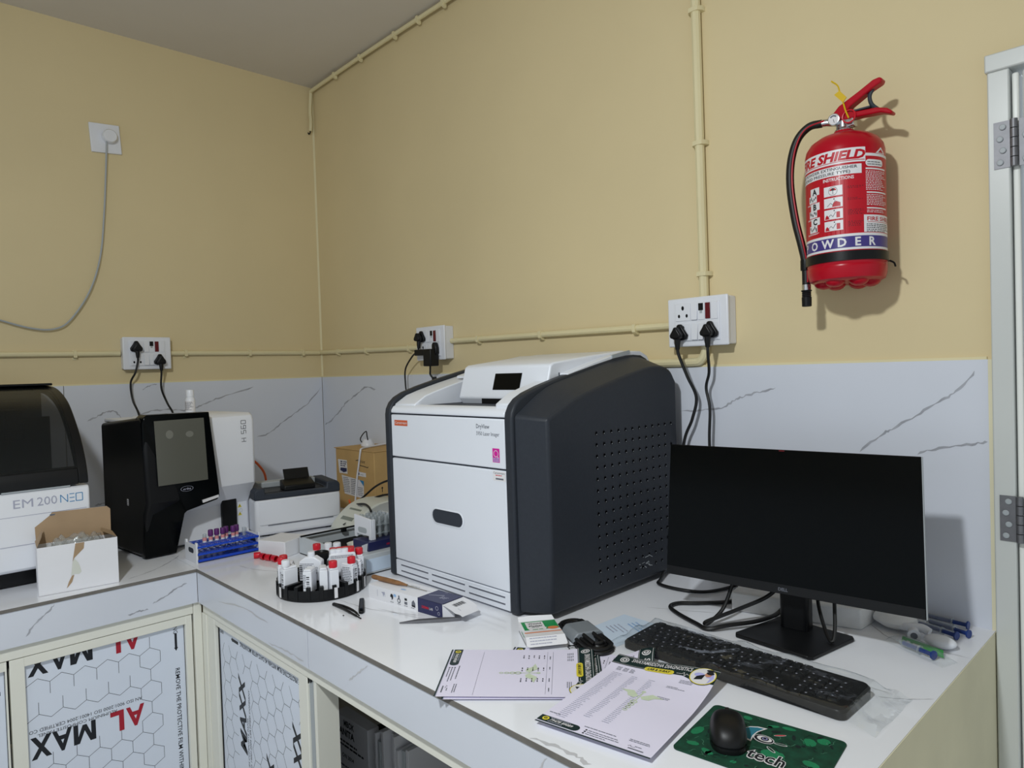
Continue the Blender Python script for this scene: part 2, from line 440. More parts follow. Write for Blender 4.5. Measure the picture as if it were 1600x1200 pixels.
TT = 1.385     # top of the tiled splashback
VL = [[(-1.073, 1.238), (-1.038, 1.254), (-1.002, 1.27), (-0.971, 1.271), (-0.948, 1.245), (-0.936, 1.23)],
      [(-0.936, 1.23), (-0.906, 1.234), (-0.855, 1.258), (-0.803, 1.265), (-0.75, 1.265), (-0.683, 1.258), (-0.627, 1.271), (-0.583, 1.289), (-0.524, 1.31), (-0.371, 1.348)],
      [(-0.86, 1.355), (-0.832, 1.373), (-0.80, 1.380)],
      [(-0.365, 1.108), (-0.3, 1.124), (-0.233, 1.169), (-0.164, 1.211), (-0.093, 1.256), (-0.018, 1.334)],
      [(-1.06, 0.889), (-1.017, 0.894), (-0.961, 0.893)]]
VB = [[(0.025, 1.142), (0.086, 1.163), (0.185, 1.221), (0.249, 1.26), (0.341, 1.301), (0.428, 1.332), (0.51, 1.32)],
      [(2.136, 1.257), (2.21, 1.262), (2.271, 1.269), (2.311, 1.291), (2.339, 1.302), (2.386, 1.314), (2.431, 1.325)],
      [(2.637, 1.17), (2.688, 1.214), (2.716, 1.231), (2.771, 1.267), (2.816, 1.296), (2.848, 1.321), (2.879, 1.36)],
      [(2.763, 1.173), (2.808, 1.188), (2.87, 1.201), (2.9, 1.207)]]
fnl = lambda a, b, h: (0.0095 + h, a, b)
fnb = lambda a, b, h: (a, -0.0095 - h, b)
for k, (a, b) in enumerate([(-1.1485, -0.0115), (-2.347, -1.1515)]):
    t = MB(); t.box(0, 0.0095, a, b, CT - 0.02, TT)
    if k == 0:
        for i, p in enumerate(VL): vein(t, fnl, p, 0.006 if i != 2 else 0.004, 1, i + 3)
    t.build('tile', [M['tile'], M['vein']], wall_left)
for k, (a, b) in enumerate([(0.010, 1.199), (1.201, 2.0995), (2.1005, 2.9025)]):
    t = MB(); t.box(a, b, -0.0095, 0, CT - 0.02, TT)
    for i, p in enumerate(VB):
        if (k == 0 and i == 0) or (k == 2 and i > 0): vein(t, fnb, p, 0.0075 if i == 0 else 0.005, 1, i + 11)
    t.build('tile', [M['tile'], M['vein']], wall_back)
t = MB(); t.box(0, 0.006, -4.0, -0.004, TT, TT + 0.006); t.build('trim_2', M['conduit'], struct=True)
t = MB(); t.box(0.004, 2.90, -0.006, 0, TT, TT + 0.006); t.build('trim_3', M['conduit'], struct=True)
t = MB(); t.box(2.9025, 2.912, -0.009, 0, CT, TT); t.build('trim_4', M['plaster'], struct=True)

# door on the right: white frame, leaf standing against it, two steel hinges
door = MB(); door.box(2.912, 2.951, -0.024, 0.05, 0, 1.985); door_o = door.build('door_1', M['upvc'], struct=True, bev=0.003)
d = MB(); d.box(2.908, 3.80, -0.026, 0.05, 1.985, 2.022); d.build('door_lintel', M['upvc'], door_o, bev=0.003)
d = MB(); d.box(2.9535, 2.966, -0.016, 0.04, 0.01, 1.975); d.build('door_bead', M['upvcb'], door_o, bev=0.004)
d = MB(); d.box(2.972, 3.78, -0.020, 0.02, 0.01, 1.975); d.build('door_leaf', M['upvc'], door_o, bev=0.004)
for zc in (1.829, 1.050):
    h = MB(); h.box(2.923, 2.951, -0.0262, -0.0235, zc - 0.048, zc + 0.048)
    h.box(2.966, 2.992, -0.0222, -0.0195, zc - 0.048, zc + 0.048)
    ho = h.build('hinge', M['brushed'], door_o)
    for i in range(5):
        k = MB(); z0 = zc - 0.048 + i * 0.0195
        k.lathe([(0.0068, z0), (0.0068, z0 + 0.0178)], (2.9585, -0.0285, 0), 12); k.build('hinge_knuckle', M['brushed'], ho)
    for dx in (2.936, 2.980):
        for i in range(4):
            k = MB(); zz = zc - 0.036 + i * 0.024
            k.lathe([(0.0062, -0.0285), (0.0048, -0.0295)], (dx + (0.003 if i % 2 else -0.002), 0, zz), 12, 'y'); k.build('screw', M['greyplas'], ho)

# ================================================================== COUNTER
ctr = thing('counter', 'long white marble-look tiled counter running round the corner of the room', 'counter', (0.5, -0.5, 0))
VC = [[(2.48, -1.0), (2.53, -0.992), (2.567, -0.989), (2.60, -0.995)],
      [(0.956, -1.188), (0.92, -1.115), (0.859, -1.045), (0.786, -0.986)],
      [(1.075, -0.903), (1.164, -0.883), (1.247, -0.839)],
      [(1.627, -0.859), (1.753, -0.84), (1.883, -0.786)],
      [(1.761, -0.827), (1.904, -0.792), (2.014, -0.723)],
      [(2.831, -0.487), (2.866, -0.468), (2.906, -0.434)],
      [(2.263, -0.377), (2.411, -0.301)],
      [(2.638, -0.085), (2.70, -0.14), (2.771, -0.2), (2.911, -0.204)],
      ]
fnt = lambda a, b, h: (a, b, CT + h)
t = MB(); t.box(0.0, XE, YF, 0, CT - 0.009, CT)
for i, p in enumerate(VC):
    if i != 1: vein(t, fnt, p, 0.0030 if i != 0 else 0.008, 2, i + 21, 0.00025)
t.build('tile', [M['top'], M['vein'], M['veinsoft']], ctr)
t = MB(); t.box(0.0, 1.005, -4.0, YF - 0.0015, CT - 0.009, CT)
vein(t, fnt, VC[1], 0.003, 1, 33, 0.00025)
t.build('tile', [M['top'], M['vein']], ctr)
# raw dark edge of the top tiles
t = MB(); t.prism([(1.005, YF - 0.0025), (1.0075, YF - 0.0025), (1.0075, YF - 0.0025), (1.0075, -4.0), (1.005, -4.0)], CT - 0.0095, CT - 0.0005, 'z'); t.build('edge_strip', M['edge'], ctr)
t = MB(); t.box(1.005, XE, YF - 0.0025, YF, CT - 0.0095, CT - 0.0005); t.build('edge_strip', M['edge'], ctr)
# apron tiles
AL = [[(-1.455, 0.715), (-1.432, 0.744), (-1.406, 0.765), (-1.386, 0.786)], [(-1.205, 0.707), (-1.173, 0.71), (-1.149, 0.711)],
      [(-1.137, 0.724), (-1.106, 0.734), (-1.069, 0.752), (-1.036, 0.762)]]
AB = [[(1.919, 0.725), (1.96, 0.752), (2.0, 0.78)], [(1.513, 0.70), (1.625, 0.706), (1.709, 0.706)], [(1.169, 0.732), (1.356, 0.756), (1.519, 0.751)],
      [(2.46, 0.735), (2.50, 0.755), (2.52, 0.785)]]
fal = lambda a, b, h: (1.005 + h, a, b)
fab = lambda a, b, h: (a, YF - h, b)
t = MB(); t.box(0.992, 1.005, -2.18, YF - 0.001, 0.694, CT - 0.010)
for i, p in enumerate(AL): vein(t, fal, p, 0.0045, 1, i + 41)
t.build('apron_tile', [M['tile'], M['vein']], ctr)
t = MB(); t.box(0.992, 1.005, -3.4, -2.182, 0.694, CT - 0.010); t.build('apron_tile', M['tile'], ctr)
for k, (a, b) in enumerate([(1.0065, 1.7305), (1.7335, XE)]):
    t = MB(); t.box(a, b, YF, YF + 0.013, 0.694, CT - 0.010)
    for i, p in enumerate(AB):
        if (i in (0, 3)) == (k == 1): vein(t, fab, p, 0.004, 2, i + 51)
    t.build('apron_tile', [M['tile'], M['vein'], M['veinsoft']], ctr)
t = MB(); t.prism([(2.862, 0.0), (XE + 0.0015, 0.0), (XE + 0.0015, CT - 0.0008), (XE + 0.0003, CT - 0.0008), (XE + 0.0003, CT - 0.0095), (2.862, CT - 0.0095)], YF + 0.0135, -0.001, 'y'); plabel(t.build('end_panel', M['plaster'], ctr), 'cream plastered end of the counter')

# ================================================================== CABINETS UNDER THE COUNTER
def hexgrid(p, x0, x1, y0, y1, pitch, keep, wd, m):
    """honeycomb outline; keep(x, y) says where an edge is printed"""
    a = pitch / math.sqrt(3); rows = int((y1 - y0) / (1.5 * a)) + 3; cols = int((x1 - x0) / pitch) + 3; seen = set()
    for j in range(rows):
        for i in range(cols):
            cx = x0 + i * pitch + (pitch / 2 if j % 2 else 0); cy = y0 + j * 1.5 * a
            V = [(cx + a * math.cos(PI / 6 + PI / 3 * q), cy + a * math.sin(PI / 6 + PI / 3 * q)) for q in range(6)]
            for q in range(6):
                A, B = V[q], V[(q + 1) % 6]; mx, my = (A[0] + B[0]) / 2, (A[1] + B[1]) / 2; key = (round(mx, 3), round(my, 3))
                if key in seen or not (x0 <= min(A[0], B[0]) and max(A[0], B[0]) <= x1 and y0 <= min(A[1], B[1]) and max(A[1], B[1]) <= y1): continue
                seen.add(key)
                if keep(mx, my): p.line(A, B, wd, m)

MGL = ([(0, 0), (0, .69), (.26, .69), (.5, .27), (.74, .69), (1, .69), (1, 0), (.79, 0), (.79, .44), (.59, .06), (.41, .06), (.21, .44), (.21, 0)], [(0, 1, 11, 12), (1, 2, 11), (2, 10, 11), (2, 3, 10), (3, 9, 10), (3, 4, 9), (4, 8, 9), (4, 5, 8), (5, 6, 7, 8)])
# --- left run: doors of white film-covered panels in cream frames
cl = thing('cabinet', 'cream framed base cabinet under the left counter run, white printed panels upright', 'cabinet', (0.6, -1.6, 0))
b = MB(); b.box(0.966, 0.990, -3.4, -1.0165, 0.657, 0.693); b.build('top_rail', M['alu'], cl, bev=0.0015)
b = MB(); b.box(0.966, 0.9938, -1.016, -0.9915, 0.06, 0.693); b.build('corner_post', M['alu'], cl, bev=0.0015)
b = MB(); b.box(0.04, 0.06, -3.4, -1.02, 0.04, 0.69); b.build('back_board', M['shadeboard'], cl)
for k, (ya, yb) in enumerate([(-1.492, -1.0205), (-1.968, -1.4975)]):
    dr = MB(); dr.box(0.964, 0.972, ya + 0.02, yb - (0.015 if k == 0 else 0.0045), 0.1, 0.635)
    door_p = dr.build('door', M['acp'], cl)
    b = MB()
    st = 0.033 if k == 0 else 0.012
    for q in ((ya, ya + 0.034), (yb - 0.0195 if k == 0 else yb - 0.004, yb)): b.box(0.962, 0.988, q[0], q[1], 0.07, 0.655)
    b.box(0.962, 0.987, ya, yb, 0.629, 0.6552); b.box(0.962, 0.987, ya, yb, 0.07, 0.10)
    b.build('door_frame', M['alu'], door_p, bev=0.0015)
    g = MB(); g.box(0.9722, 0.9735, ya + 0.034, ya + 0.0352, 0.1, 0.629); g.box(0.9722, 0.9735, yb - (0.0208 if k == 0 else 0.0052), yb - (0.0195 if k == 0 else 0.004), 0.1, 0.629); g.box(0.9722, 0.9738, ya + 0.034, yb - 0.0195, 0.6265, 0.629)
    g.build('gasket', M['black'], door_p)
    p = Print(); y0 = ya + 0.0355; dy = -0.0 if k == 0 else -0.41
    def shown(s, e): return ya + 0.036 < s and e < yb - 0.022
    if k == 0:
        for base in (0.418, 0.6495, 0.187):
            for ch, xr, wd, m in (('A', -1.163, 0.050, 'red'), ('L', -1.219, 0.036, 'red'), ('M', -1.293, 0.056, 'ink'), ('A', -1.352, 0.048, 'ink'), ('X', -1.401, 0.050, 'ink')):
                vs, fs = text2d(ch, 0.04 if ch != 'A' else 0.03, 0.0, 1.0) if ch != 'M' else MGL
                xa = min(v[0] for v in vs); xb = max(v[0] for v in vs); ky = 0.056 / 0.69
                pts = [(xr - (v[0] - xa) / (xb - xa) * wd, base - v[1] * ky) for v in vs]
                if base > 0.6:
                    # the sheet was cut through this row: keep only what lies below the frame
                    bm = bmesh.new(); bv = [bm.verts.new((q[0], q[1], 0)) for q in pts]
                    for f in fs:
                        try: bm.faces.new([bv[i] for i in f])
                        except ValueError: pass
                    bmesh.ops.bisect_plane(bm, geom=bm.verts[:] + bm.edges[:] + bm.faces[:], plane_co=(0, 0.6262, 0), plane_no=(0, 1, 0), clear_outer=True)
                    bm.verts.index_update(); pts = [(v.co.x, v.co.y) for v in bm.verts]; fs = [tuple(v.index for v in f.verts) for f in bm.faces]; bm.free()
                p.it.append((pts, fs, M[m], 2))
            if base < 0.6:
                p.text('AN ISO 9001:2000 ISO 14001:2004 CERTIFIED CO', -1.168, base + 0.024, 0.0095, M['ink'], rot=PI, width=0.285)
                p.text('ALUMINIUM COMPOSITE PANEL', -1.236, base + 0.009, 0.0085, M['ink'], rot=PI, width=0.198)
        p.text('REMOVE THE PROTECTIVE FILM WITHIN 45 DAYS AFTER MOUNTING', -1.070, 0.494, 0.0125, M['ink'], rot=-PI / 2, width=0.56, bold=0.008)
        p.text('NG', -1.072, 0.6255, 0.0125, M['ink'], rot=-PI / 2, width=0.022)
        p.rect(-1.069, 0.560, -1.062, 0.604, M['ink']); p.poly([(-1.0715, 0.560), (-1.0655, 0.549), (-1.0595, 0.560)], M['ink'])
        keep = lambda x, y: y < 0.37 - 0 and y > 0.245 or 0.452 < y < 0.507 or 0.527 < y < 0.575 or (x > -1.17 and y < 0.617 and x < -1.08) or (y < 0.14)
        hexgrid(p, -1.4571, -1.085, 0.1, 0.6262, 0.0575, lambda x, y: keep(x, y), 0.0011, M['ink'])
    else:
        hexgrid(p, -1.93, -1.502, 0.1, 0.54, 0.0575, lambda x, y: True, 0.0011, M['ink'])
        p.text('M', -1.512, 0.574, 0.011, M['ink'], rot=PI)
    p.build('printed_film', lambda u, v, h: (0.972 + h, u, v), door_p)

# --- back run: one fixed printed panel, then the open bay
cb = thing('cabinet', 'cream framed base cabinet under the back counter run, open bay on its right', 'cabinet', (1.9, -0.6, 0))
b = MB(); b.box(1.0, 2.86, -0.990, -0.966, 0.657, 0.693); b.build('top_rail', M['alu'], cb, bev=0.0015)
b = MB(); b.box(0.994, 1.030, -0.992, -0.966, 0.06, 0.656); b.build('corner_post', M['alu'], cb, bev=0.0015)
b = MB(); b.box(1.0, 2.862, -0.05, -0.03, 0.04, 0.69); b.build('back_board', M['shadeboard'], cb)
b = MB(); b.box(1.0, 2.862, -0.95, -0.03, 0.04, 0.06); b.build('bottom_board', M['shadeboard'], cb)
dr = MB(); dr.box(1.060, 1.660, -0.974, -0.966, 0.1, 0.645); door_p = dr.build('door', M['acp'], cb)
b = MB(); b.box(1.0305, 1.086, -0.988, -0.962, 0.07, 0.656); b.box(1.640, 1.686, -0.988, -0.962, 0.07, 0.656); b.box(1.0305, 1.686, -0.987, -0.962, 0.637, 0.6562); b.box(1.0305, 1.686, -0.987, -0.962, 0.07, 0.1)
b.build('door_frame', M['alu'], door_p, bev=0.0015)
g = MB(); g.box(1.086, 1.0905, -0.977, -0.9738, 0.1, 0.637); g.box(1.0905, 1.34, -0.977, -0.9738, 0.634, 0.637); g.box(1.46, 1.64, -0.977, -0.9738, 0.634, 0.637)
g.build('gasket', M['black'], door_p)
b = MB(); b.box(1.6865, 1.706, -0.982, -0.95, 0.06, 0.656); b.build('track', M['greyplas'], cb)
b = MB(); b.box(1.710, 1.716, -0.98, -0.94, 0.06, 0.656); b.box(1.7195, 1.7335, -0.988, -0.93, 0.06, 0.656); b.build('track', M['alu'], cb)
b = MB(); b.box(1.7065, 1.7095, -0.97, -0.95, 0.06, 0.656); b.build('track_brush', M['dark'], cb)
b = MB(); b.lathe([(0.0045, -0.985), (0.0045, -0.981)], (1.697, 0, 0.648), 10, 'y'); b.build('screw', M['black'], cb)
p = Print()
def vtext(t, x, y, hgt, wd, m, bold=0.03, shear=0.25): p.text(t, x, y, hgt, m, bold=bold, rot=PI / 2, width=wd, shear=shear)
vtext('MAXX', 1.268, 0.293, 0.043, 0.232, M['ink'])
vtext('ALUMINIUM COMPOSITE PANEL', 1.284, 0.20, 0.008, 0.21, M['ink'], 0, 0.1)
vtext('AN ISO 9001:2000 ISO 14001:2004 CERTIFIED COMPANY', 1.300, 0.14, 0.009, 0.356, M['ink'], 0, 0.1)
vtext('XX', 1.6155, 0.372, 0.046, 0.128, M['ink'])
vtext('MA', 1.6155, 0.225, 0.046, 0.135, M['ink'])
vtext('MAXX', 1.445, 0.12, 0.043, 0.232, M['ink'])
p.text('THE PROTECTIVE FILM WITHIN 45 DAYS AFTER MOUNTING', 1.637, 0.622, 0.0125, M['ink'], rot=PI, width=0.392, bold=0.008)
p.rect(1.190, 0.609, 1.232, 0.618, M['ink']); p.poly([(1.190, 0.606), (1.180, 0.6135), (1.190, 0.621)], M['ink'])
p.text('REMO', 1.122, 0.624, 0.011, M['ink'], rot=PI, width=0.028)
def keepB(x, y):
    if y > 0.585: return False
    if 1.212 < x < 1.31 and y < 0.545: return 1.212 < x < 1.222 and False
    if 1.56 < x < 1.64 and y < 0.505: return False
    return True
pb = Print()
hexgrid(pb, 0.10, 0.59, -1.64, -1.092, 0.0575, lambda a, c: keepB(-c, a), 0.0012, M['ink'])
p.it += [([(-q[1], q[0]) for q in vs], fs, m, h) for vs, fs, m, h in pb.it]
p.build('printed_film', lambda u, v, h: (u, -0.974 - h, v), door_p)

# what stands in the open bay
def bay(px, py, y): pass
fp = thing('film_carton', 'flat white printed carton standing upright just inside the open cabinet bay', 'carton', (1.42, -0.70, 0.06))
b = MB(); b.box(1.31, 1.495, -0.71, -0.67, 0.06, 0.345); b.build('carton_body', M['paperwhite'], fp, bev=0.002)

# inside the open bay
p = Print(); p.text('MBOK', 1.36, 0.315, 0.018, M['ink'], bold=0.03, width=0.06); p.text('ANITA', 1.33, 0.285, 0.020, M['ink'], bold=0.04, width=0.09)
p.dashes(1.33, 0.262, 1.47, 2, 0.012, 0.006, M['ink'], seed=3); p.text('ON 3014', 1.345, 0.215, 0.012, M['ink'], bold=0.02); p.dashes(1.33, 0.185, 1.47, 5, 0.018, 0.006, M['inkgrey'], seed=4)
p.build('printed_label', plane((0, -0.7104, 0), (1, 0, 0), (0, 0, 1)), fp)
x = 1.515
for i in range(11):
    tck = RND.uniform(0.008, 0.016); hh = RND.uniform(0.34, 0.385) - (0.0 if i > 1 else 0.03)
    yy = RND.uniform(-0.72, -0.69)
    b = MB(); b.box(x, x + tck, yy, yy + 0.30, 0.06, hh)
    o = b.build('film_file', M['paperwhite'] if i % 3 else M['tray'], None, bev=0.001)
    tag(o, ['thin white file standing directly beside the printed carton in the open bay', 'file standing in the row inside the open cabinet bay'][min(i, 1)], 'file', 'files standing in the open cabinet bay')
    x += tck + 0.006

# ================================================================== ON THE WALLS
CX = lambda r: r * 0.0105
def conduit(name, label, pts, clips, axis, r=0.0105):
    t = thing(name, label, 'conduit', pts[0])
    b = MB(); b.tube(pts, r, 10, smooth=0 if len(pts) == 2 else 5); b.build('pipe', M['conduit'], t)
    for c in clips:
        k = MB()
        q = Vector(c); rr = r + 0.0022
        if axis == 'y':     # pipe runs along y on the left wall
            k.tube([q + Vector((rr * math.cos(a), -0.0, rr * math.sin(a))) + Vector((0, 0, 0)) for a in [PI * i / 8 - PI / 2 for i in range(9)]], 0.002, 4, smooth=0)
            k.box(0, 0.004, q.y - 0.007, q.y + 0.007, q.z - rr - 0.010, q.z + rr + 0.004); k.box(0.0, q.x + rr, q.y - 0.006, q.y + 0.006, q.z - rr - 0.001, q.z - rr + 0.0015)
            k.prism([(q.x - rr, q.z - rr), (q.x + rr * 0.9, q.z - rr * 0.9), (q.x + rr, q.z), (q.x + rr * 0.9, q.z + rr * 0.9), (q.x - rr, q.z + rr)], q.y - 0.006, q.y + 0.006, 'y')
        elif axis == 'x':
            k.prism([(q.y + rr - 0.001, q.z - rr - 0.008), (q.y - rr * 0.2, q.z - rr - 0.006), (q.y - rr * 0.9, q.z - rr * 0.9), (q.y - rr, q.z), (q.y - rr * 0.9, q.z + rr * 0.9), (q.y + rr - 0.001, q.z + rr)], q.x - 0.006, q.x + 0.006, 'x')
        else:
            k.prism([(q.x - rr - 0.008, q.y + rr - 0.001), (q.x - rr - 0.006, q.y), (q.x - rr * 0.9, q.y - rr * 0.9), (q.x, q.y - rr), (q.x + rr * 0.9, q.y - rr * 0.9), (q.x + rr + 0.007, q.y), (q.x + rr + 0.007, q.y + rr - 0.001)], q.z - 0.006, q.z + 0.006, 'z')
        k.build('clip', M['conduit'], t)
    return t
conduit('conduit', 'cream conduit on the left wall left of the socket board', [(0.012, -3.4, 1.506), (0.012, -0.941, 1.514)], [(0.012, -1.106, 1.512)], 'y')
conduit('conduit', 'cream conduit on the left wall between the socket board and the corner', [(0.012, -0.749, 1.514), (0.012, -0.0225, 1.511)], [(0.012, -0.677, 1.514), (0.012, -0.385, 1.513), (0.012, -0.113, 1.511)], 'y')
conduit('conduit', 'cream conduit on the back wall from the corner to the small middle socket board', [(0.0, -0.012, 1.512), (0.895, -0.012, 1.499)], [(0.189, -0.012, 1.510), (0.448, -0.012, 1.506), (0.792, -0.012, 1.501)], 'x')
conduit('conduit', 'cream conduit on the back wall between the middle and right socket boards', [(1.083, -0.012, 1.517), (2.131, -0.012, 1.509)], [(1.249, -0.012, 1.516), (1.584, -0.012, 1.514), (1.987, -0.012, 1.510)], 'x')
conduit('conduit', 'tall upright cream conduit rising from the right socket board to the ceiling', [(2.2285, -0.014, 1.582), (2.222, -0.014, CEIL)], [(2.2235, -0.014, 2.387), (2.226, -0.014, 2.015), (2.228, -0.014, 1.648)], 'z', 0.0135)
conduit('conduit', 'bent cream conduit curving left out of the bottom of the right socket board', [(2.228, -0.013, 1.447), (2.226, -0.013, 1.425), (2.212, -0.013, 1.404), (2.185, -0.013, 1.3995), (2.09, -0.013, 1.3995), (1.95, -0.013, 1.3995)], [], 'x', 0.0125)
# ceiling corner conduit with a short drop
conduit('conduit', 'thin cream conduit clipped along the ceiling corner above the back wall', [(0.028, -0.022, 2.836), (0.50, -0.024, 2.845), (1.2, -0.026, 2.846), (2.4, -0.026, 2.846)], [(0.27, -0.024, 2.840), (0.50, -0.024, 2.845), (0.78, -0.025, 2.8455), (0.95, -0.025, 2.846), (1.12, -0.026, 2.846)], 'x', 0.009)
t = thing('conduit', 'short cream conduit dropping down the wall corner with a bare black wire end', 'conduit', (0.02, -0.02, 2.63))
b = MB(); b.tube([(0.024, -0.020, 2.842), (0.022, -0.022, 2.80), (0.016, -0.024, 2.74), (0.020, -0.024, 2.68), (0.016, -0.026, 2.637)], 0.0085, 8); b.build('pipe', M['conduit'], t)
b = MB(); b.tube([(0.016, -0.026, 2.640), (0.014, -0.028, 2.628), (0.006, -0.030, 2.624), (0.002, -0.032, 2.632)], 0.003, 6); b.build('wire_end', M['black'], t)

def socket_holes(p, x, z, s=1.0):
    p.circ(x, z + 0.012 * s, 0.0042 * s, M['dark'], 2, ry=0.0062 * s); p.circ(x - 0.0125 * s, z - 0.010 * s, 0.0036 * s, M['dark'], 2, ry=0.005 * s); p.circ(x + 0.0125 * s, z - 0.010 * s, 0.0036 * s, M['dark'], 2, ry=0.005 * s)

def socket_board(label, loc, rz, depth, plug_rows):
    """white modular board, local x along the wall, local -y out of it"""
    t = thing('socket_board', label, 'socket', loc, rz)
    W, H = 0.190, 0.138
    b = MB(False); b.prism([(-W / 2 + 0.004, 0), (-W / 2 + 0.004, -depth + 0.010), (-W / 2, -depth + 0.008), (-W / 2, 0)][:0] or [(-W / 2 + 0.003, 0), (-W / 2 + 0.003, -depth + 0.009), (W / 2 - 0.003, -depth + 0.009), (W / 2 - 0.003, 0)], -H / 2 + 0.003, H / 2 - 0.003, 'z')
    b.build('back_box', M['white'], t, bev=0.003)
    b = MB(False); b.box(-W / 2, W / 2, -depth, -depth + 0.009, -H / 2, H / 2); b.build('cover_plate', M['white'], t, bev=0.004, seg=3)
    b = MB(False); b.box(-0.071, 0.071, -depth - 0.003, -depth, -0.054, 0.054); mod = b.build('module_frame', M['white'], t, bev=0.0015)
    for row, z in ((0, 0.028), (1, -0.028)):
        xs = [('socket', -0.066, -0.018), ('switch', -0.015, 0.004), ('module', 0.006, 0.026), ('lens', 0.028, 0.045), ('blank', 0.047, 0.066)] if row == 0 else [('socket', -0.066, -0.018), ('switch', -0.015, 0.004), ('switch', 0.006, 0.022), ('socket', 0.024, 0.066)]
        for kd, a, c in xs:
            b = MB(False)
            if kd == 'switch': b.prism([(-depth - 0.003, z - 0.023), (-depth - 0.0085, z - 0.023), (-depth - 0.0045, z + 0.023), (-depth - 0.003, z + 0.023)], a, c, 'x')
            elif kd == 'lens': b.box(a + 0.001, c - 0.001, -depth - 0.006, -depth - 0.003, z - 0.022, z + 0.022)
            else: b.box(a, c, -depth - 0.005, -depth - 0.003, z - 0.024, z + 0.024)
            o = b.build({'switch': 'switch', 'lens': 'indicator_lens', 'socket': 'socket_face', 'module': 'fuse_module', 'blank': 'blank_module'}[kd], M['glassind'] if kd == 'lens' else M['white'], mod, bev=0.0008)
            pl = lambda u, v, h: (u, -depth - 0.005 - h, v)
            if kd == 'socket':
                q = Print(); socket_holes(q, (a + c) / 2, z); q.build('pin_holes', pl, mod, world=False)
            if kd == 'module':
                q = Print(); q.rect(a + 0.002, z + 0.002, c - 0.003, z + 0.022, M['black']); q.rect(a + 0.006, z - 0.006, c - 0.006, z + 0.002, M['greyplas']); q.build('fuse_slot', pl, mod, world=False)
    return t
sbL = socket_board('white socket board on the left wall behind the black-and-white analyser', (0, -0.8435, 1.5135), PI / 2, 0.045, 0)
sbM = socket_board('small white socket board on the back wall behind the big imager, left end', (0.9895, 0, 1.512), 0, 0.05, 0)
sbR = socket_board('white socket board on the back wall above the monitor, right of the imager', (2.2255, 0, 1.513), 0, 0.05, 0)

def plug(name, label, loc, rz, cord, r=0.0042):
    """three-pin plug seen from behind; local -y points out of the board; cord in world points"""
    t = thing(name, label, 'plug', loc, rz, 'black power plugs')
    b = MB(False)
    body = [(-0.023, -0.018), (-0.024, -0.006), (-0.012, 0.012), (-0.006, 0.024), (0.006, 0.024), (0.012, 0.012), (0.024, -0.006), (0.023, -0.018), (0.010, -0.022), (-0.010, -0.022)]
    b.prism(body, -0.012, 0.0, 'y'); b.prism([(x * 0.72, z * 0.72 - 0.002) for x, z in body], -0.034, -0.012, 'y')
    b.build('plug_body', M['black'], t, bev=0.004, seg=3)
    b = MB(False); b.tube([(0, -0.018, -0.014), (0, -0.02, -0.034), (0, -0.020, -0.048)], [0.0095, 0.008, 0.006], 10, smooth=0); b.build('strain_relief', M['black'], t)
    b = MB(); b.tube(cord, r, 8, smooth=8); b.build('cord', M['blackrub'], t)
    return t
plug('power_plug', 'black plug in the left wall board, upper left socket', (0.050, -0.889, 1.541), PI / 2, [(0.070, -0.889, 1.497), (0.066, -0.889, 1.475), (0.06, -0.899, 1.43), (0.045, -0.914, 1.388), (0.045, -0.909, 1.316), (0.08, -0.896, 1.25), (0.16, -0.890, 1.10), (0.25, -0.89, 0.95)])
plug('power_plug', 'black plug in the left wall board, lower right socket', (0.050, -0.798, 1.485), PI / 2, [(0.070, -0.798, 1.44), (0.066, -0.798, 1.42), (0.055, -0.797, 1.36), (0.050, -0.775, 1.297), (0.09, -0.762, 1.24), (0.16, -0.76, 1.10), (0.25, -0.76, 0.95)])
plug('power_plug', 'black plug in the middle board behind the imager, upper left socket', (0.945, -0.055, 1.540), 0, [(0.945, -0.075, 1.496), (0.935, -0.075, 1.482), (0.881, -0.065, 1.46), (0.817, -0.055, 1.41), (0.806, -0.05, 1.347), (0.814, -0.05, 1.285), (0.83, -0.05, 1.10), (0.84, -0.04, 0.90)], 0.0035)
plug('power_plug', 'left black plug in the right wall board above the monitor', (2.176, -0.055, 1.484), 0, [(2.176, -0.075, 1.44), (2.178, -0.072, 1.42), (2.196, -0.06, 1.36), (2.214, -0.045, 1.30), (2.199, -0.045, 1.238), (2.169, -0.045, 1.165), (2.15, -0.04, 1.0), (2.17, -0.05, 0.82)], 0.0045)
plug('power_plug', 'right black plug in the right wall board above the monitor', (2.2715, -0.055, 1.487), 0, [(2.2715, -0.075, 1.442), (2.270, -0.072, 1.42), (2.262, -0.055, 1.37), (2.246, -0.045, 1.327), (2.256, -0.045, 1.267), (2.252, -0.045, 1.165), (2.26, -0.04, 1.0), (2.30, -0.06, 0.81)], 0.0042)
# square black charger in the middle board
t = thing('charger', 'black square power adapter with side block in the middle socket board, lower right', 'charger', (1.034, -0.055, 1.47))
b = MB(); b.box(1.002, 1.052, -0.098, -0.055, 1.418, 1.487); b.build('adapter_body', M['black'], t, bev=0.004)
b = MB(); b.prism([(1.030, 1.482), (1.030, 1.505), (1.038, 1.514), (1.050, 1.512), (1.058, 1.49), (1.058, 1.468), (1.05, 1.46)], -0.075, -0.056, 'y'); b.build('plug_body', M['black'], t, bev=0.004)
b = MB(); b.box(0.925, 1.002, -0.085, -0.062, 1.463, 1.488); b.build('side_block', M['black'], t, bev=0.003)
b = MB(); b.tube([(1.025, -0.08, 1.42), (1.024, -0.08, 1.40), (1.017, -0.075, 1.385), (1.026, -0.07, 1.368), (1.022, -0.06, 1.34), (1.025, -0.05, 1.20), (1.03, -0.04, 1.0)], 0.0038, 8); b.build('cord', M['blackrub'], t)
b = MB(); b.box(0.996, 1.018, -0.052, -0.044, 1.315, 1.375); b.build('cord_tag', M['char'], t)

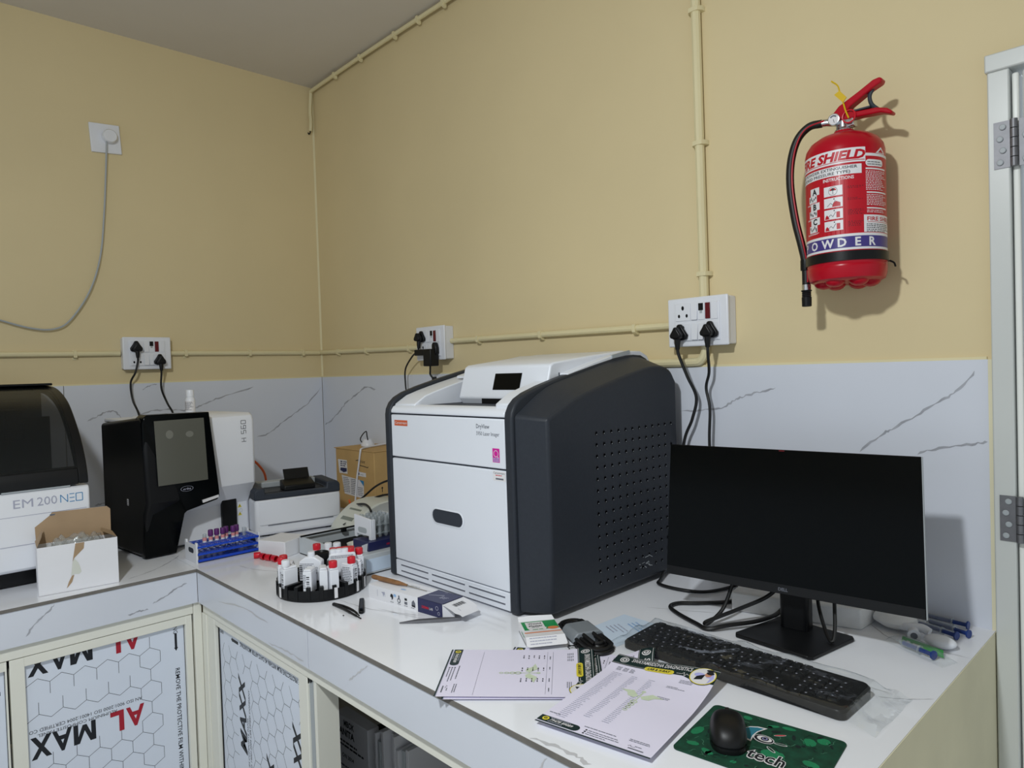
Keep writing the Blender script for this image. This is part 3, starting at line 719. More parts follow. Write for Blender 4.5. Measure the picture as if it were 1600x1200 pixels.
# white plate with charger and its hanging lead on the left wall
t = thing('wall_plate', 'tilted square white cover plate high on the left wall', 'plate', (0, -0.96, 2.41))
b = MB(); b.x = Matrix.Translation((0, -0.9595, 2.412)) @ Matrix.Rotation(0.06, 4, 'X'); b.box(0, 0.012, -0.057, 0.057, -0.060, 0.060); b.x = Matrix.Identity(4); b.build('plate', M['white'], t, bev=0.003)
t = thing('cable', 'thin white lead hanging in a loop from the plate on the left wall', 'cable', (0.012, -0.948, 2.40))
b = MB(); b.lathe([(0.0, 0.0125), (0.0275, 0.0125), (0.0275, 0.036), (0.024, 0.041), (0.0, 0.041)], (0, -0.948, 2.418), 24, 'x'); b.build('plug_head', M['white'], t)
b = MB(); b.tube([(0.03, -0.960, 2.398), (0.030, -0.962, 2.375), (0.022, -0.967, 2.266), (0.018, -0.978, 2.105), (0.020, -1.0, 1.918), (0.022, -1.045, 1.77), (0.022, -1.118, 1.65), (0.022, -1.174, 1.613), (0.022, -1.248, 1.614), (0.02, -1.349, 1.644), (0.02, -1.50, 1.70), (0.02, -1.7, 1.80)], 0.0035, 8); b.build('cord', M['greyplas'], t)

# ================================================================== FIRE EXTINGUISHER
EX, EY, ER = 2.652, -0.105, 0.0835
ext = thing('fire_extinguisher', 'red fire extinguisher with black hose hung on the back wall by the door', 'extinguisher', (EX, EY, 1.56))
b = MB(); b.lathe([(0.0, 1.571), (0.070, 1.571), (0.079, 1.576), (ER - 0.001, 1.588), (ER, 1.600), (ER, 1.604), (ER - 0.0008, 1.606), (ER, 1.608), (ER, 1.862), (ER - 0.003, 1.875), (ER - 0.012, 1.889), (ER - 0.030, 1.901), (ER - 0.050, 1.908), (0.022, 1.911), (0.020, 1.918), (0, 1.918)], (EX, EY, 0), 56); b.build('cylinder', M['extred'], ext)
b = MB()
for i in range(6):
    a = 2 * PI * i / 6 + 0.35; b.blob((EX + 0.048 * math.cos(a), EY + 0.048 * math.sin(a), 1.5735), 0.022, 0.022, 0.0155, 14, 8)
b.build('base_lobe', M['extred'], ext)
tht = lambda x, z, h, R=ER: (EX + (R + h) * math.sin(x / ER), EY - (R + h) * math.cos(x / ER), z)
dg = lambda d: math.radians(d) * ER
p = Print()
p.rect(dg(-125), 1.664, dg(150), 1.846, M['labelred'], 1)
# white title band and lines
p.rect(dg(-125), 1.824, dg(50), 1.8555, M['labelwhite'], 2); p.rect(dg(50), 1.836, dg(150), 1.842, M['labelwhite'], 2)
p.text('FIRE SHIELD', dg(-66), 1.8315, 0.0185, M['labelred'], 3, bold=0.045, shear=0.25, width=dg(116)); p.rect(dg(-66), 1.8275, dg(49), 1.829, M['labelred'], 3)
p.rect(dg(-125), 1.820, dg(50), 1.8222, M['labelred'], 2); p.rect(dg(-90), 1.799, dg(44), 1.8195, M['labelwhite'], 2)
p.text('DRY POWDER EXTINGUISHER', dg(-66), 1.8113, 0.0062, M['ink'], 3, bold=0.01, width=dg(104)); p.text('(STORED PRESSURE TYPE)', dg(-62), 1.8018, 0.0062, M['ink'], 3, bold=0.01, width=dg(90))
p.text('INSTRUCTIONS', dg(-11), 1.7885, 0.0068, M['labelwhite'], 2, bold=0.02, width=dg(44))
for i, ch in enumerate('ABC'):
    z = 1.772 - i * 0.0335
    p.rect(dg(-37), z - 0.006, dg(-18), z + 0.0105, M['labelwhite'], 2); p.text(ch, dg(-27.5), z - 0.0045, 0.0125, M['ink'], 3, bold=0.04, align='c')
    p.rect(dg(-41), z - 0.0215, dg(-23), z - 0.0058, M['labelwhite'], 2)
    for q in range(5): p.circ(dg(-38.5 + 3.3 * q), z - 0.0135 + 0.003 * math.sin(q * 2.1 + i), 0.0016, M['ink'], 3, 8, ry=0.004 + 0.0012 * math.cos(q + i))
    p.dashes(dg(-47), z - 0.0245, dg(-18), 2, 0.0018, 0.001, M['labelwhite'], 2, seed=i + 40)
for i in range(4):
    z = 1.7755 - i * 0.0255
    p.rect(dg(-10), z - 0.0195, dg(17), z + 0.002, M['labelwhite'], 2)
    if i == 0:
        p.ring(dg(3.5), z - 0.0088, 0.0088, 0.0095, M['ink'], 3, 20); p.poly([(dg(3.5) + 0.0072 * math.cos(a), z - 0.0088 + 0.0056 * math.sin(a) + 0.001) for a in [PI * k / 8 for k in range(9)]], M['labelred'], 3)
        p.poly([(dg(3.5) + 0.0030 * math.cos(a), z - 0.0078 + 0.0056 * math.sin(a)) for a in [PI * k / 8 for k in range(9)]], M['ink'], 4); p.rect(dg(3.5) - 0.0005, z - 0.0155, dg(3.5) + 0.0005, z - 0.0078, M['ink'], 4)
    else:
        p.poly([(dg(2), z - 0.018), (dg(14), z - 0.018), (dg(14), z - 0.010), (dg(8), z - 0.006), (dg(4), z - 0.009)] if i == 1 else [(dg(8), z - 0.017), (dg(13), z - 0.017), (dg(13), z - 0.004), (dg(8), z - 0.004)], M['labelred'], 3)
        p.path([(dg(-5), z - 0.016), (dg(0), z - 0.009), (dg(3), z - 0.014), (dg(7), z - 0.004)], 0.0009, M['ink'], 3)
        if i > 1: p.poly([(dg(-9), z - 0.0185), (dg(-2), z - 0.0185), (dg(-4), z - 0.012), (dg(-6), z - 0.009), (dg(-8), z - 0.013)], M['labelred'], 3)
        p.circ(dg(5), z - 0.001, 0.0014, M['ink'], 3, 10)
    p.dashes(dg(24), z - 0.004, dg(46), 2 + (i > 1) * 2, 0.0032, 0.0012, M['inkgrey'] if False else M['ink'], 2, seed=i + 20, fill=0.5)
p.poly([(dg(68), 1.843), (dg(80), 1.857), (dg(92), 1.843)], M['labelwhite'], 2); p.poly([(dg(73), 1.8445), (dg(80), 1.8525), (dg(87), 1.8445)], M['labelred'], 3)
p.pill(dg(50), 1.8135, dg(84), 1.8285, M['labelwhite'], 2); p.dashes(dg(53), 1.822, dg(82), 2, 0.005, 0.002, M['inkgrey'], 3, seed=5)
p.rect(dg(50), 1.8068, dg(92), 1.8102, M['labelwhite'], 2)
p.dashes(dg(50), 1.802, dg(94), 12, 0.0036, 0.0016, M['labelwhite'], 2, seed=6, fill=0.7)
p.rect(dg(51), 1.7555, dg(94), 1.7585, M['labelwhite'], 2); p.dashes(dg(51), 1.751, dg(94), 7, 0.0036, 0.0016, M['labelwhite'], 2, seed=7, fill=0.7)
p.rect(dg(51), 1.7215, dg(94), 1.7245, M['labelwhite'], 2); p.dashes(dg(51), 1.717, dg(94), 2, 0.0036, 0.0016, M['labelwhite'], 2, seed=8, fill=0.7)
p.rect(dg(46), 1.671, dg(112), 1.7085, M['labelwhite'], 2); p.text('FIRE SHIELD', dg(51), 1.6955, 0.0085, M['labelred'], 3, bold=0.02, width=dg(58)); p.rect(dg(51), 1.692, dg(108), 1.693, M['labelred'], 3)
p.dashes(dg(50), 1.687, dg(106), 5, 0.0038, 0.0017, M['ink'], 3, seed=9, fill=0.7)
p.rect(dg(-125), 1.6345, dg(150), 1.6695, M['labelwhite'], 2); p.rect(dg(-125), 1.6395, dg(150), 1.6638, M['purpleband'], 3)
for ch, a in zip('POWDER', (-53, -30, -6, 15, 37, 59)): p.text(ch, dg(a), 1.6428, 0.0178, M['labelwhite'], 4, bold=0.03, align='c')
p.build('printed_label', tht, ext, step=0.0001, cuts=[dg(a) for a in range(-130, 160, 7)])
b = MB()
b.lathe([(ER + 0.001, 1.612), (ER + 0.003, 1.612), (ER + 0.003, 1.632), (ER + 0.001, 1.632)], (EX, EY, 0), 48); b.build('strap', M['black'], ext)
b = MB(); b.tube([(EX + 0.085, EY + 0.02, 1.612), (EX + 0.094, EY + 0.02, 1.606), (EX + 0.097, EY + 0.02, 1.597)], 0.0022, 6); b.build('strap_tail', M['black'], ext)
b = MB(); b.box(EX - 0.05, EX + 0.05, EY + 0.078, -0.001, 1.80, 1.84); b.build('wall_bracket', M['black'], ext)
b = MB(); b.lathe([(0.020, 1.911), (0.021, 1.918), (0.016, 1.922), (0.015, 1.940), (0, 1.940)], (EX, EY, 0), 20); b.box(EX - 0.013, EX + 0.026, EY - 0.012, EY + 0.012, 1.922, 1.948); b.build('valve', M['chrome'], ext, bev=0.002)
b = MB(); b.lathe([(0.0, EY - 0.012), (0.013, EY - 0.012), (0.013, EY - 0.027), (0.0115, EY - 0.0275), (0.0, EY - 0.0275)], (2.640, 0, 1.941), 24, 'y'); g = b.build('gauge', M['chrome'], ext)
p = Print(); p.circ(2.640, 1.941, 0.0113, M['labelwhite'], 1); p.poly([(2.640 + 0.0095 * math.cos(a), 1.941 + 0.0095 * math.sin(a)) for a in [PI * (0.2 + 0.6 * k / 8) for k in range(9)]] + [(2.640 + 0.006 * math.cos(a), 1.941 + 0.006 * math.sin(a)) for a in [PI * (0.8 - 0.6 * k / 8) for k in range(9)]], M['inkgrey'], 2); p.line((2.640, 1.941), (2.642, 1.933), 0.001, M['ink'], 3); p.build('dial', lambda u, v, h: (u, EY - 0.0276 - h, v), g)
b = MB(); b.prism([(2.630, 1.950), (2.634, 1.960), (2.646, 1.9725), (2.690, 1.9935), (2.720, 2.0095), (2.733, 2.0115), (2.7395, 2.0065), (2.736, 1.9985), (2.716, 1.9905), (2.672, 1.966), (2.660, 1.952)], EY - 0.013, EY + 0.013, 'y'); b.build('operating_lever', M['extred'], ext, bev=0.003)
b = MB(); b.prism([(2.628, 1.940), (2.630, 1.9545), (2.664, 1.957), (2.685, 1.9505), (2.725, 1.9475), (2.748, 1.940), (2.759, 1.930), (2.756, 1.9245), (2.735, 1.934), (2.690, 1.9375), (2.664, 1.937)], EY - 0.013, EY + 0.013, 'y'); b.build('carry_grip', M['extred'], ext, bev=0.003)
b = MB(); b.tube([(2.716, EY, 1.994), (2.709, EY, 1.979), (2.713, EY, 1.960), (2.727, EY, 1.944)], 0.0045, 8); b.build('lever_link', M['gap'], ext)
b = MB(); b.box(2.664, 2.712, EY - 0.009, EY + 0.009, 1.9525, 1.956); b.build('lever_underside', M['gap'], ext)
b = MB(); b.tube([(2.670 + 0.014 * math.cos(a), EY - 0.017, 1.942 + 0.014 * math.sin(a)) for a in [2 * PI * i / 16 for i in range(16)]], 0.0016, 6, closed=True, smooth=0); b.build('pin_ring', M['redcap'], ext)
b = MB(); b.tube([(2.670, EY - 0.018, 1.938), (2.664, EY - 0.0185, 1.955), (2.659, EY - 0.0175, 1.974), (2.652, EY - 0.0165, 1.997), (2.647, EY - 0.0165, 2.017), (2.633, EY - 0.0165, 2.032)], 0.0018, 6); sl = b.build('seal_tie', M['yellowtag'], ext)
b = MB(); b.prism([(2.640, 1.998), (2.652, 2.004), (2.667, 1.985), (2.659, 1.975)], EY - 0.0205, EY - 0.0185, 'y'); b.build('seal_tag', M['yellowtag'], sl)
hz_ = EY - 0.012
b = MB(); b.tube([(2.630, EY, 1.942), (2.617, EY - 0.003, 1.945), (2.604, EY - 0.006, 1.946)], 0.0085, 12, smooth=0); b.build('hose_fitting', M['chrome'], ext)
b = MB(); b.tube([(2.606, EY - 0.006, 1.9455), (2.577, EY - 0.01, 1.9445), (2.5505, EY - 0.014, 1.920), (2.5345, EY - 0.015, 1.872), (2.5315, EY - 0.015, 1.811), (2.541, EY - 0.014, 1.732), (2.5545, EY - 0.012, 1.668), (2.5615, EY - 0.010, 1.625), (2.5625, EY - 0.010, 1.572)], 0.0092, 12); b.build('hose', M['blackrub'], ext)
b = MB(); b.tube([(2.614, EY - 0.013, 1.948), (2.577, EY - 0.0175, 1.9415), (2.5555, EY - 0.020, 1.918), (2.5415, EY - 0.0205, 1.872), (2.5385, EY - 0.0205, 1.811), (2.548, EY - 0.0195, 1.732), (2.561, EY - 0.018, 1.668), (2.567, EY - 0.0155, 1.625), (2.568, EY - 0.0155, 1.58)], 0.0022, 6); b.build('hose_stripe', M['extred'], ext)
b = MB(); b.lathe([(0.0115, 1.609), (0.0118, 1.612), (0.0118, 1.631), (0.0115, 1.634)], (2.562, EY - 0.010, 0), 16); b.box(2.568, 2.580, EY - 0.016, EY - 0.002, 1.612, 1.632); b.build('hose_clip', M['black'], ext)
b = MB(); b.lathe([(0.0102, 1.560), (0.0102, 1.575)], (2.5625, EY - 0.010, 0), 16); b.build('nozzle_ferrule', M['chrome'], ext)
b = MB(); b.lathe([(0.009, 1.523), (0.0108, 1.524), (0.0112, 1.545), (0.0098, 1.547), (0.0108, 1.550), (0.0096, 1.552), (0.0108, 1.555), (0.0096, 1.557), (0.012, 1.560), (0.012, 1.562)], (2.5625, EY - 0.010, 0), 16); b.build('nozzle', M['black'], ext)

# ================================================================== LASER FILM IMAGER
im = thing('film_imager', 'big white-and-charcoal laser film imager standing on the back counter', 'imager', (1.80, -0.35, CT))
PR = [(-0.636, 0.803), (-0.637, 1.275), (-0.634, 1.292), (-0.624, 1.310), (-0.607, 1.325), (-0.58, 1.338), (-0.528, 1.354), (-0.46, 1.371), (-0.399, 1.385), (-0.32, 1.402), (-0.239, 1.418), (-0.18, 1.426), (-0.147, 1.428), (-0.11, 1.426), (-0.082, 1.415), (-0.062, 1.392), (-0.055, 1.36), (-0.055, 0.803)]
def pz(y):
    P = PR[1:-1]
    for (a, za), (b_, zb) in zip(P, P[1:]):
        if a <= y <= b_ and b_ > a: return za + (zb - za) * (y - a) / (b_ - a)
    return 1.3
b = MB(); b.prism(PR, 1.533, 1.560, 'x'); b.build('side_pillar', M['char'], im, bev=0.006, seg=3)
b = MB(); b.prism(PR, 2.048, 2.076, 'x'); b.build('side_pillar', M['char'], im, bev=0.006, seg=3)
b = MB(); b.prism([(-0.622, 0.812), (-0.622, 1.283), (-0.60, 1.302), (-0.45, 1.302), (-0.06, 1.36), (-0.06, 0.812)], 1.558, 2.050, 'x'); b.build('chassis', M['gap'], im)
# side cover bulging out on the right
ou = [(-0.600, 0.816), (-0.600, 1.277), (-0.488, 1.321), (-0.37, 1.352), (-0.237, 1.381), (-0.153, 1.390), (-0.094, 1.380), (-0.063, 1.346), (-0.060, 0.816)]
ba = [(-0.626, 0.810), (-0.626, 1.284), (-0.52, 1.346), (-0.395, 1.378), (-0.25, 1.409), (-0.150, 1.421), (-0.088, 1.408), (-0.056, 1.365), (-0.053, 0.810)]
def dens(P, k=4):
    return [tuple(q)[:2] for q in spline([Vector((a, c, 0)) for a, c in P], k)]
o2 = [ou[0]] + dens(ou[1:8], 4) + [ou[8]]; b2 = [ba[0]] + dens(ba[1:8], 4) + [ba[8]]
b = MB(); n = len(o2)
vs = [(2.077, y, z) for y, z in b2] + [(2.160, y, z) for y, z in o2] + [(2.079, y, z) for y, z in b2]
b.add(vs, [tuple(range(n, 2 * n))] + [(i, i + n, (i + 1) % n + n, (i + 1) % n) for i in range(n)])
b.build('side_cover', M['char'], im, bev=0.007, seg=3, ang=50)
b = MB()
for r_ in range(14):
    for c in range(12):
        if c == 11 and r_ % 2: continue
        y = -0.425 + c * 0.0300; z = 1.229 - r_ * 0.0290
        b.lathe([(0.0062, 2.1600), (0.0054, 2.1605), (0.0036, 2.1600)], (0, y, z), 10, 'x')
        b.lathe([(0.0013, 2.1604), (0.0009, 2.1607)], (0, y + 0.002, z - 0.003), 6, 'x', 1)  # pale dot painted on each dark disc as the hole's highlight
o = b.build('vent_grille', [M['ink'], M['greyplas']], im); o['kind'] = 'stuff'
p = Print(); R = random.Random(5)
for i in range(11):
    y = -0.245 + R.uniform(-.02, .028); z = 0.868 + R.uniform(-.016, .016); a = R.uniform(-.8, .3); L = R.uniform(.006, .02)
    p.line((y, z), (y + L * math.cos(a), z + L * math.sin(a)), R.uniform(.0008, .0022), M['greyplas'])  # short pale grey strokes at random angles
plabel(p.build('pale_mark', lambda u, v, h: (2.1602 + h, u, v), im), 'pale marks low on the dark side cover')
# white fronts
b = MB(); b.prism([(-0.633, 1.2795), (-0.633, 1.288), (-0.626, 1.298), (-0.612, 1.304), (-0.598, 1.304), (-0.598, 1.2795)], 1.5615, 2.0465, 'x'); b.build('top_front_strip', M['whitemet'], im, bev=0.003)
b = MB(); b.box(1.5615, 2.0465, -0.633, -0.615, 1.1535, 1.2755); pan = b.build('upper_front_panel', M['whitemet'], im, bev=0.003)
b = MB(); b.box(1.5615, 2.0465, -0.633, -0.615, 0.8535, 1.1490); dor = b.build('lower_front_door', M['whitemet'], im, bev=0.003)
b = MB(); b.box(1.5615, 2.0465, -0.633, -0.615, 0.8065, 0.8510); ven = b.build('base_panel', M['whitemet'], im, bev=0.002)
fr = plane((0, -0.6332, 0), (1, 0, 0), (0, 0, 1))
def pill_pts(x0, x1, z0, z1, k=8):
    r = (z1 - z0) / 2
    return [(x1 - r + r * math.cos(a), z0 + r + r * math.sin(a)) for a in [-PI / 2 + PI * i / k for i in range(k + 1)]] + [(x0 + r + r * math.cos(a), z0 + r + r * math.sin(a)) for a in [PI / 2 + PI * i / k for i in range(k + 1)]]
# recessed pull: bezel ring round a flat face, its dark colour painting the pocket's shade
A_ = pill_pts(1.742, 1.883, 0.981, 1.029); B_ = pill_pts(1.7475, 1.8775, 0.9862, 1.0238); n = len(A_)
b = MB(); vs = [(x, -0.6335, z) for x, z in A_] + [(x, -0.6350, z) for x, z in B_] + [(x, -0.6332, z) for x, z in B_]
b.add(vs, [(i, (i + 1) % n, n + (i + 1) % n, n + i) for i in range(n)] + [(n + i, n + (i + 1) % n, 2 * n + (i + 1) % n, 2 * n + i) for i in range(n)], 0)
b.add([(x, -0.6333, z) for x, z in B_], [tuple(range(n))], 1)
b.build('pull_recess', [M['whitemet'], M['gap']], dor)
for zz in (0.8385, 0.8215):
    for a, c in ((1.588, 1.718), (1.735, 1.876), (1.893, 2.030)):
        b = MB(); b.box(a, c, -0.6336, -0.6325, zz - 0.0022, zz + 0.0022); b.build('vent_slot', M['inkgrey'], ven)
        b = MB(); b.box(a, c, -0.6345, -0.6325, zz + 0.0022, zz + 0.0030); b.build('vent_lip', M['whitemet'], ven)
p = Print(); p.rect(1.5790, 1.2438, 1.6435, 1.2600, M['orangelogo'], 1); p.text('Carestream', 1.6115, 1.2490, 0.0072, M['labelwhite'], 2, width=0.058, align='c'); p.build('badge', fr, pan)
p = Print(); p.text('DryView', 1.9420, 1.2505, 0.0105, M['inkgrey'], 1, bold=0.01, width=0.050); p.text('5950 Laser Imager', 1.9420, 1.2330, 0.0095, M['inkgrey'], 1, width=0.086); p.build('lettering', fr, pan)
p = Print(); p.rect(2.0010, 1.1685, 2.0265, 1.2030, M['pink'], 1); p.ring(2.0135, 1.190, 0.0072, 0.0085, M['labelwhite'], 2, 16); p.line((2.0175, 1.185), (2.022, 1.180), 0.002, M['labelwhite'], 2); p.dashes(2.003, 1.1775, 2.0245, 3, 0.0035, 0.0018, M['skyblue'], 2, seed=2); p.build('magenta_sticker', fr, pan)
p = Print(); p.rect(2.0005, 1.1235, 2.0455, 1.1475, M['labelwhite'], 1); p.text('Carestream', 2.0225, 1.1405, 0.0052, M['inkgrey'], 2, width=0.040, align='c'); p.dashes(2.010, 1.1360, 2.038, 1, 0.003, 0.002, M['redcap'], 2); p.rect(2.010, 1.1265, 2.038, 1.1305, M['inkgrey'], 2); p.build('paper_sticker', fr, dor)
# top: side aprons, pocket, hood with the touch panel, rear lid
def strip(x0, x1, y0, y1, dz, k=8, zb=1.29):
    ys = [y0 + (y1 - y0) * i / k for i in range(k + 1)]
    return [(y, pz(y) + dz) for y in ys] + [(y1, zb), (y0, zb)]
b = MB(); b.prism(strip(0, 0, -0.618, -0.30, -0.010), 1.5615, 1.660, 'x'); b.build('left_top_cover', M['whitemet'], im, bev=0.003)
b = MB(); b.prism(strip(0, 0, -0.618, -0.30, -0.004), 2.000, 2.0465, 'x'); b.build('right_top_cover', M['whitemet'], im, bev=0.003)
b = MB(); b.box(1.655, 2.005, -0.600, -0.40, 1.288, 1.2975); b.build('output_tray', M['whitemet'], im)
b = MB(); b.box(1.80, 1.998, -0.4875, -0.474, 1.298, 1.318); b.build('exit_slot', M['dark'], im)
b = MB(); b.prism([(-0.489, 1.318), (-0.463, 1.404), (-0.452, 1.4105), (-0.30, 1.427), (-0.16, 1.4395), (-0.10, 1.437), (-0.07, 1.41), (-0.07, 1.34), (-0.474, 1.298)], 1.700, 2.0465, 'x')
hood = b.build('panel_hood', M['whitemet'], im, bev=0.005, seg=3)
fh = plane((0, -0.4897, 1.318), (1, 0, 0), (0, 0.026, 0.086))
p = Print(); p.rect(1.842, 0.0235, 1.948, 0.0700, M['blackgloss'], 1); p.build('touch_panel', fh, hood, step=0.0008)
b = MB(); b.prism([(-0.43, 1.381), (-0.32, 1.408), (-0.239, 1.426), (-0.16, 1.4375), (-0.11, 1.437), (-0.078, 1.424), (-0.056, 1.395), (-0.052, 1.37), (-0.062, 1.36), (-0.10, 1.41), (-0.239, 1.408), (-0.43, 1.372)], 1.62, 2.0735, 'x')
lid = b.build('rear_lid', M['whitemet'], im, bev=0.003)
b = MB(); b.prism([(-0.245, 1.4265), (-0.165, 1.4395), (-0.165, 1.430), (-0.245, 1.4165)], 2.0715, 2.0765, 'x'); b.build('lid_latch', M['greyplas'], lid)
b = MB(); b.box(2.02, 2.0475, -0.4335, -0.4305, 1.372, 1.3835); b.build('lid_seam', M['gap'], lid)
for x in (1.56, 2.05):
    for y in (-0.60, -0.10):
        b = MB(); b.lathe([(0.016, CT), (0.018, CT + 0.012)], (x, y, 0), 12); b.build('foot', M['black'], im)

# ================================================================== BIOCHEMISTRY ANALYSER, LEFT
em = thing('chemistry_analyser', 'white bench analyser with a curved smoked hood at the far left end', 'analyser', (0.5, -1.6, CT))
b = MB(); b.prism([(0.22, 0.852), (0.862, 0.852), (0.870, 0.862), (0.872, 1.070), (0.866, 1.083), (0.22, 1.083)], -2.02, -1.2600, 'y'); body = b.build('body', M['white'], em, bev=0.006, seg=3)
b = MB(); b.box(0.26, 0.82, -1.98, -1.30, CT + 0.004, 0.853); b.build('plinth', M['black'], em)
for y in (-1.36, -1.92):
    for x in (0.32, 0.77):
        b = MB(); b.lathe([(0.025, CT), (0.025, CT + 0.006)], (x, y, 0), 14); b.build('foot', M['blackrub'], em)
for zz in (1.0145, 0.9300):
    b = MB(); b.box(0.8712, 0.8722, -1.96, -1.290 if zz < 1 else -1.27, zz - 0.0006, zz + 0.0006); b.build('seam', M['inkfaint'], body)
b = MB(); b.box(0.8705, 0.8730, -1.366, -1.289, 1.0040, 1.0085); b.build('finger_slot', M['inkgrey'], body)
fe = plane((0.8724, 0, 0), (0, 1, 0), (0, 0, 1))
p = Print(); p.text('EM', -1.4540, 1.0385, 0.0245, M['inkfaint'], 1, width=0.048); p.text('200', -1.3960, 1.0385, 0.0245, M['inkfaint'], 1, width=0.050)
# NEO in thin squared strokes
x0 = -1.3370; z0, z1 = 1.0390, 1.0620; w_ = 0.0021
p.path([(x0, z0), (x0, z1), (x0 + 0.018, z0), (x0 + 0.018, z1)], w_, M['lightblue'])
for z in (z0, (z0 + z1) / 2, z1): p.line((x0 + 0.023, z), (x0 + 0.036, z), w_, M['lightblue'])
p.path([(x0 + 0.040, z0), (x0 + 0.040, z1), (x0 + 0.057, z1), (x0 + 0.057, z0), (x0 + 0.040, z0)], w_, M['lightblue'])
p.build('lettering', fe, body)
hp = [(0.872, 1.089), (0.866, 1.125), (0.84, 1.175), (0.79, 1.235), (0.72, 1.292), (0.65, 1.335), (0.55, 1.367), (0.44, 1.385), (0.30, 1.391), (0.14, 1.392)]
hq = [tuple(q)[:2] for q in spline([Vector((a, c, 0)) for a, c in hp], 4)]
inn = [(x - 0.008, z - 0.008) for x, z in hq]; inn[0] = (0.862, 1.089)
b = MB()
shell = [q for q in hq if q[0] < 0.862]; shin = [q for q in inn if q[0] < 0.854]
b.prism(shell + shin[::-1], -2.0, -1.287, 'y'); b.build('hood', M['tinted'], em)
b = MB(); b.prism(hq + [(x - 0.03, z - 0.025) for x, z in hq[::-1] if x < 0.86], -1.288, -1.262, 'y'); b.build('hood_rim', M['black'], em, bev=0.003)
b = MB(); b.prism([q for q in hq if q[1] < 1.142] + [(0.84, 1.142), (0.84, 1.089)], -2.0, -1.2875, 'y'); b.build('front_bezel', M['black'], em, bev=0.002)
b = MB(); b.prism(hq + [(0.14, 1.089)], -2.01, -2.0, 'y'); b.build('hood_end', M['black'], em)
b = MB(); b.box(0.14, 0.45, -2.0, -1.268, 1.390, 1.3985); b.build('hood_top_rail', M['black'], em, bev=0.003)
b = MB(); b.box(0.24, 0.84, -1.99, -1.29, 1.0835, 1.096); b.build('reagent_deck', M['greyplas'], em)
b = MB(); b.box(0.14, 0.22, -2.0, -1.265, CT + 0.05, 1.390); b.build('rear_panel', M['char'], em)
b = MB(); b.box(0.34, 0.44, -1.44, -1.36, 1.10, 1.34); b.box(0.42, 0.62, -1.43, -1.385, 1.27, 1.315); b.box(0.56, 0.62, -1.435, -1.38, 1.22, 1.275); b.build('probe_arm', M['black'], em, bev=0.004)
b = MB(); b.box(0.60, 0.615, -1.80, -1.31, 1.10, 1.29); b.build('inner_partition', M['black'], em)
b = MB(); b.box(0.66, 0.868, -1.48, -1.31, 1.0832, 1.0880); b.build('front_lip', M['greyplas'], em)

# open white carton in front of it
oc = thing('open_carton', 'torn white carton with its kraft flap up, in front of the smoked-hood analyser', 'carton', (0.948, -1.412, CT), math.atan2(0.196, 0.024))
# local x along the front, local y = into the counter
W_, D_, H_ = 0.1975, 0.112, 0.1365
b = MB(False); b.box(0, W_, 0, 0.0015, 0, H_, 0); b.box(0, W_, D_ - 0.0015, D_, 0, H_ - 0.01, 0); b.box(0, 0.0015, 0.0015, D_, 0, H_, 0); b.box(W_ - 0.0015, W_, 0.0015, D_, 0, H_, 0); b.box(0, W_, 0, D_, 0, 0.0015, 0)
oc_b = b.build('carton_body', M['paperwhite'], oc)
b = MB(False); b.box(0.0018, W_ - 0.0018, 0.0018, D_ - 0.0018, 0.0018, 0.09); b.build('carton_lining', M['kraftdark'], oc)
b = MB(False); b.add([(0.003, D_, H_ - 0.012), (W_ - 0.003, D_, H_ - 0.012), (W_ - 0.001, D_ + 0.012, 0.203), (W_ - 0.010, D_ + 0.013, 0.212), (0.014, D_ + 0.013, 0.214), (0.001, D_ + 0.012, 0.202)], [(0, 1, 2, 3, 4, 5)], 0)
b.add([(0.003, D_ + .0015, H_ - 0.012), (W_ - 0.003, D_ + .0015, H_ - 0.012), (W_ - 0.001, D_ + 0.0135, 0.203), (W_ - 0.010, D_ + 0.0145, 0.212), (0.014, D_ + 0.0145, 0.214), (0.001, D_ + 0.0135, 0.202)], [(0, 1, 2, 3, 4, 5)], 1)
b.build('lid_flap', [M['kraftdark'], M['paperwhite']], oc)
b = MB(False); b.add([(0.0, 0.002, H_), (0.0, D_, H_), (0.020, D_ - 0.01, H_ + 0.036), (0.014, 0.05, H_ + 0.020)], [(0, 1, 2, 3)]); b.build('side_flap', M['kraftdark'], oc)
b = MB(False); b.add([(W_, 0.002, H_), (W_, D_, H_), (W_ - 0.030, D_ - 0.01, H_ + 0.016), (W_ - 0.036, 0.06, H_ + 0.014)], [(0, 1, 2, 3)]); b.build('side_flap', M['kraftdark'], oc)
p = Print(); p.poly([(0.092, H_ - 0.001), (0.114, H_ - 0.001), (0.112, 0.118), (0.098, 0.104), (0.088, 0.094), (0.083, 0.084)], M['kraftdark'], 1)
p.poly([(0.083, 0.084), (0.088, 0.092), (0.097, 0.080), (0.101, 0.067), (0.104, 0.052), (0.098, 0.046), (0.086, 0.048), (0.078, 0.044), (0.080, 0.058)], M['beige'], 1)
p.poly([(0.080, 0.044), (0.086, 0.046), (0.080, 0.026), (0.072, 0.016), (0.066, 0.010), (0.072, 0.028)], M['kraftdark'], 1)
plabel(p.build('torn_patch', plane((0, -0.0004, 0), (1, 0, 0), (0, 0, 1)), oc_b, world=False), 'torn strip showing the brown inside')
bag = MB(); R = random.Random(3)
def crum(u, v):
    x = 0.02 + 0.158 * u; y = 0.008 + 0.09 * v
    e = math.sin(PI * u) * math.sin(PI * v)
    return (x, y, 0.108 + 0.040 * e ** 0.5 + 0.010 * math.sin(15 * u + 5 * v) * math.cos(11 * v - 6 * u) + 0.006 * math.sin(31 * u - 9 * v) + R.uniform(-.002, .002))
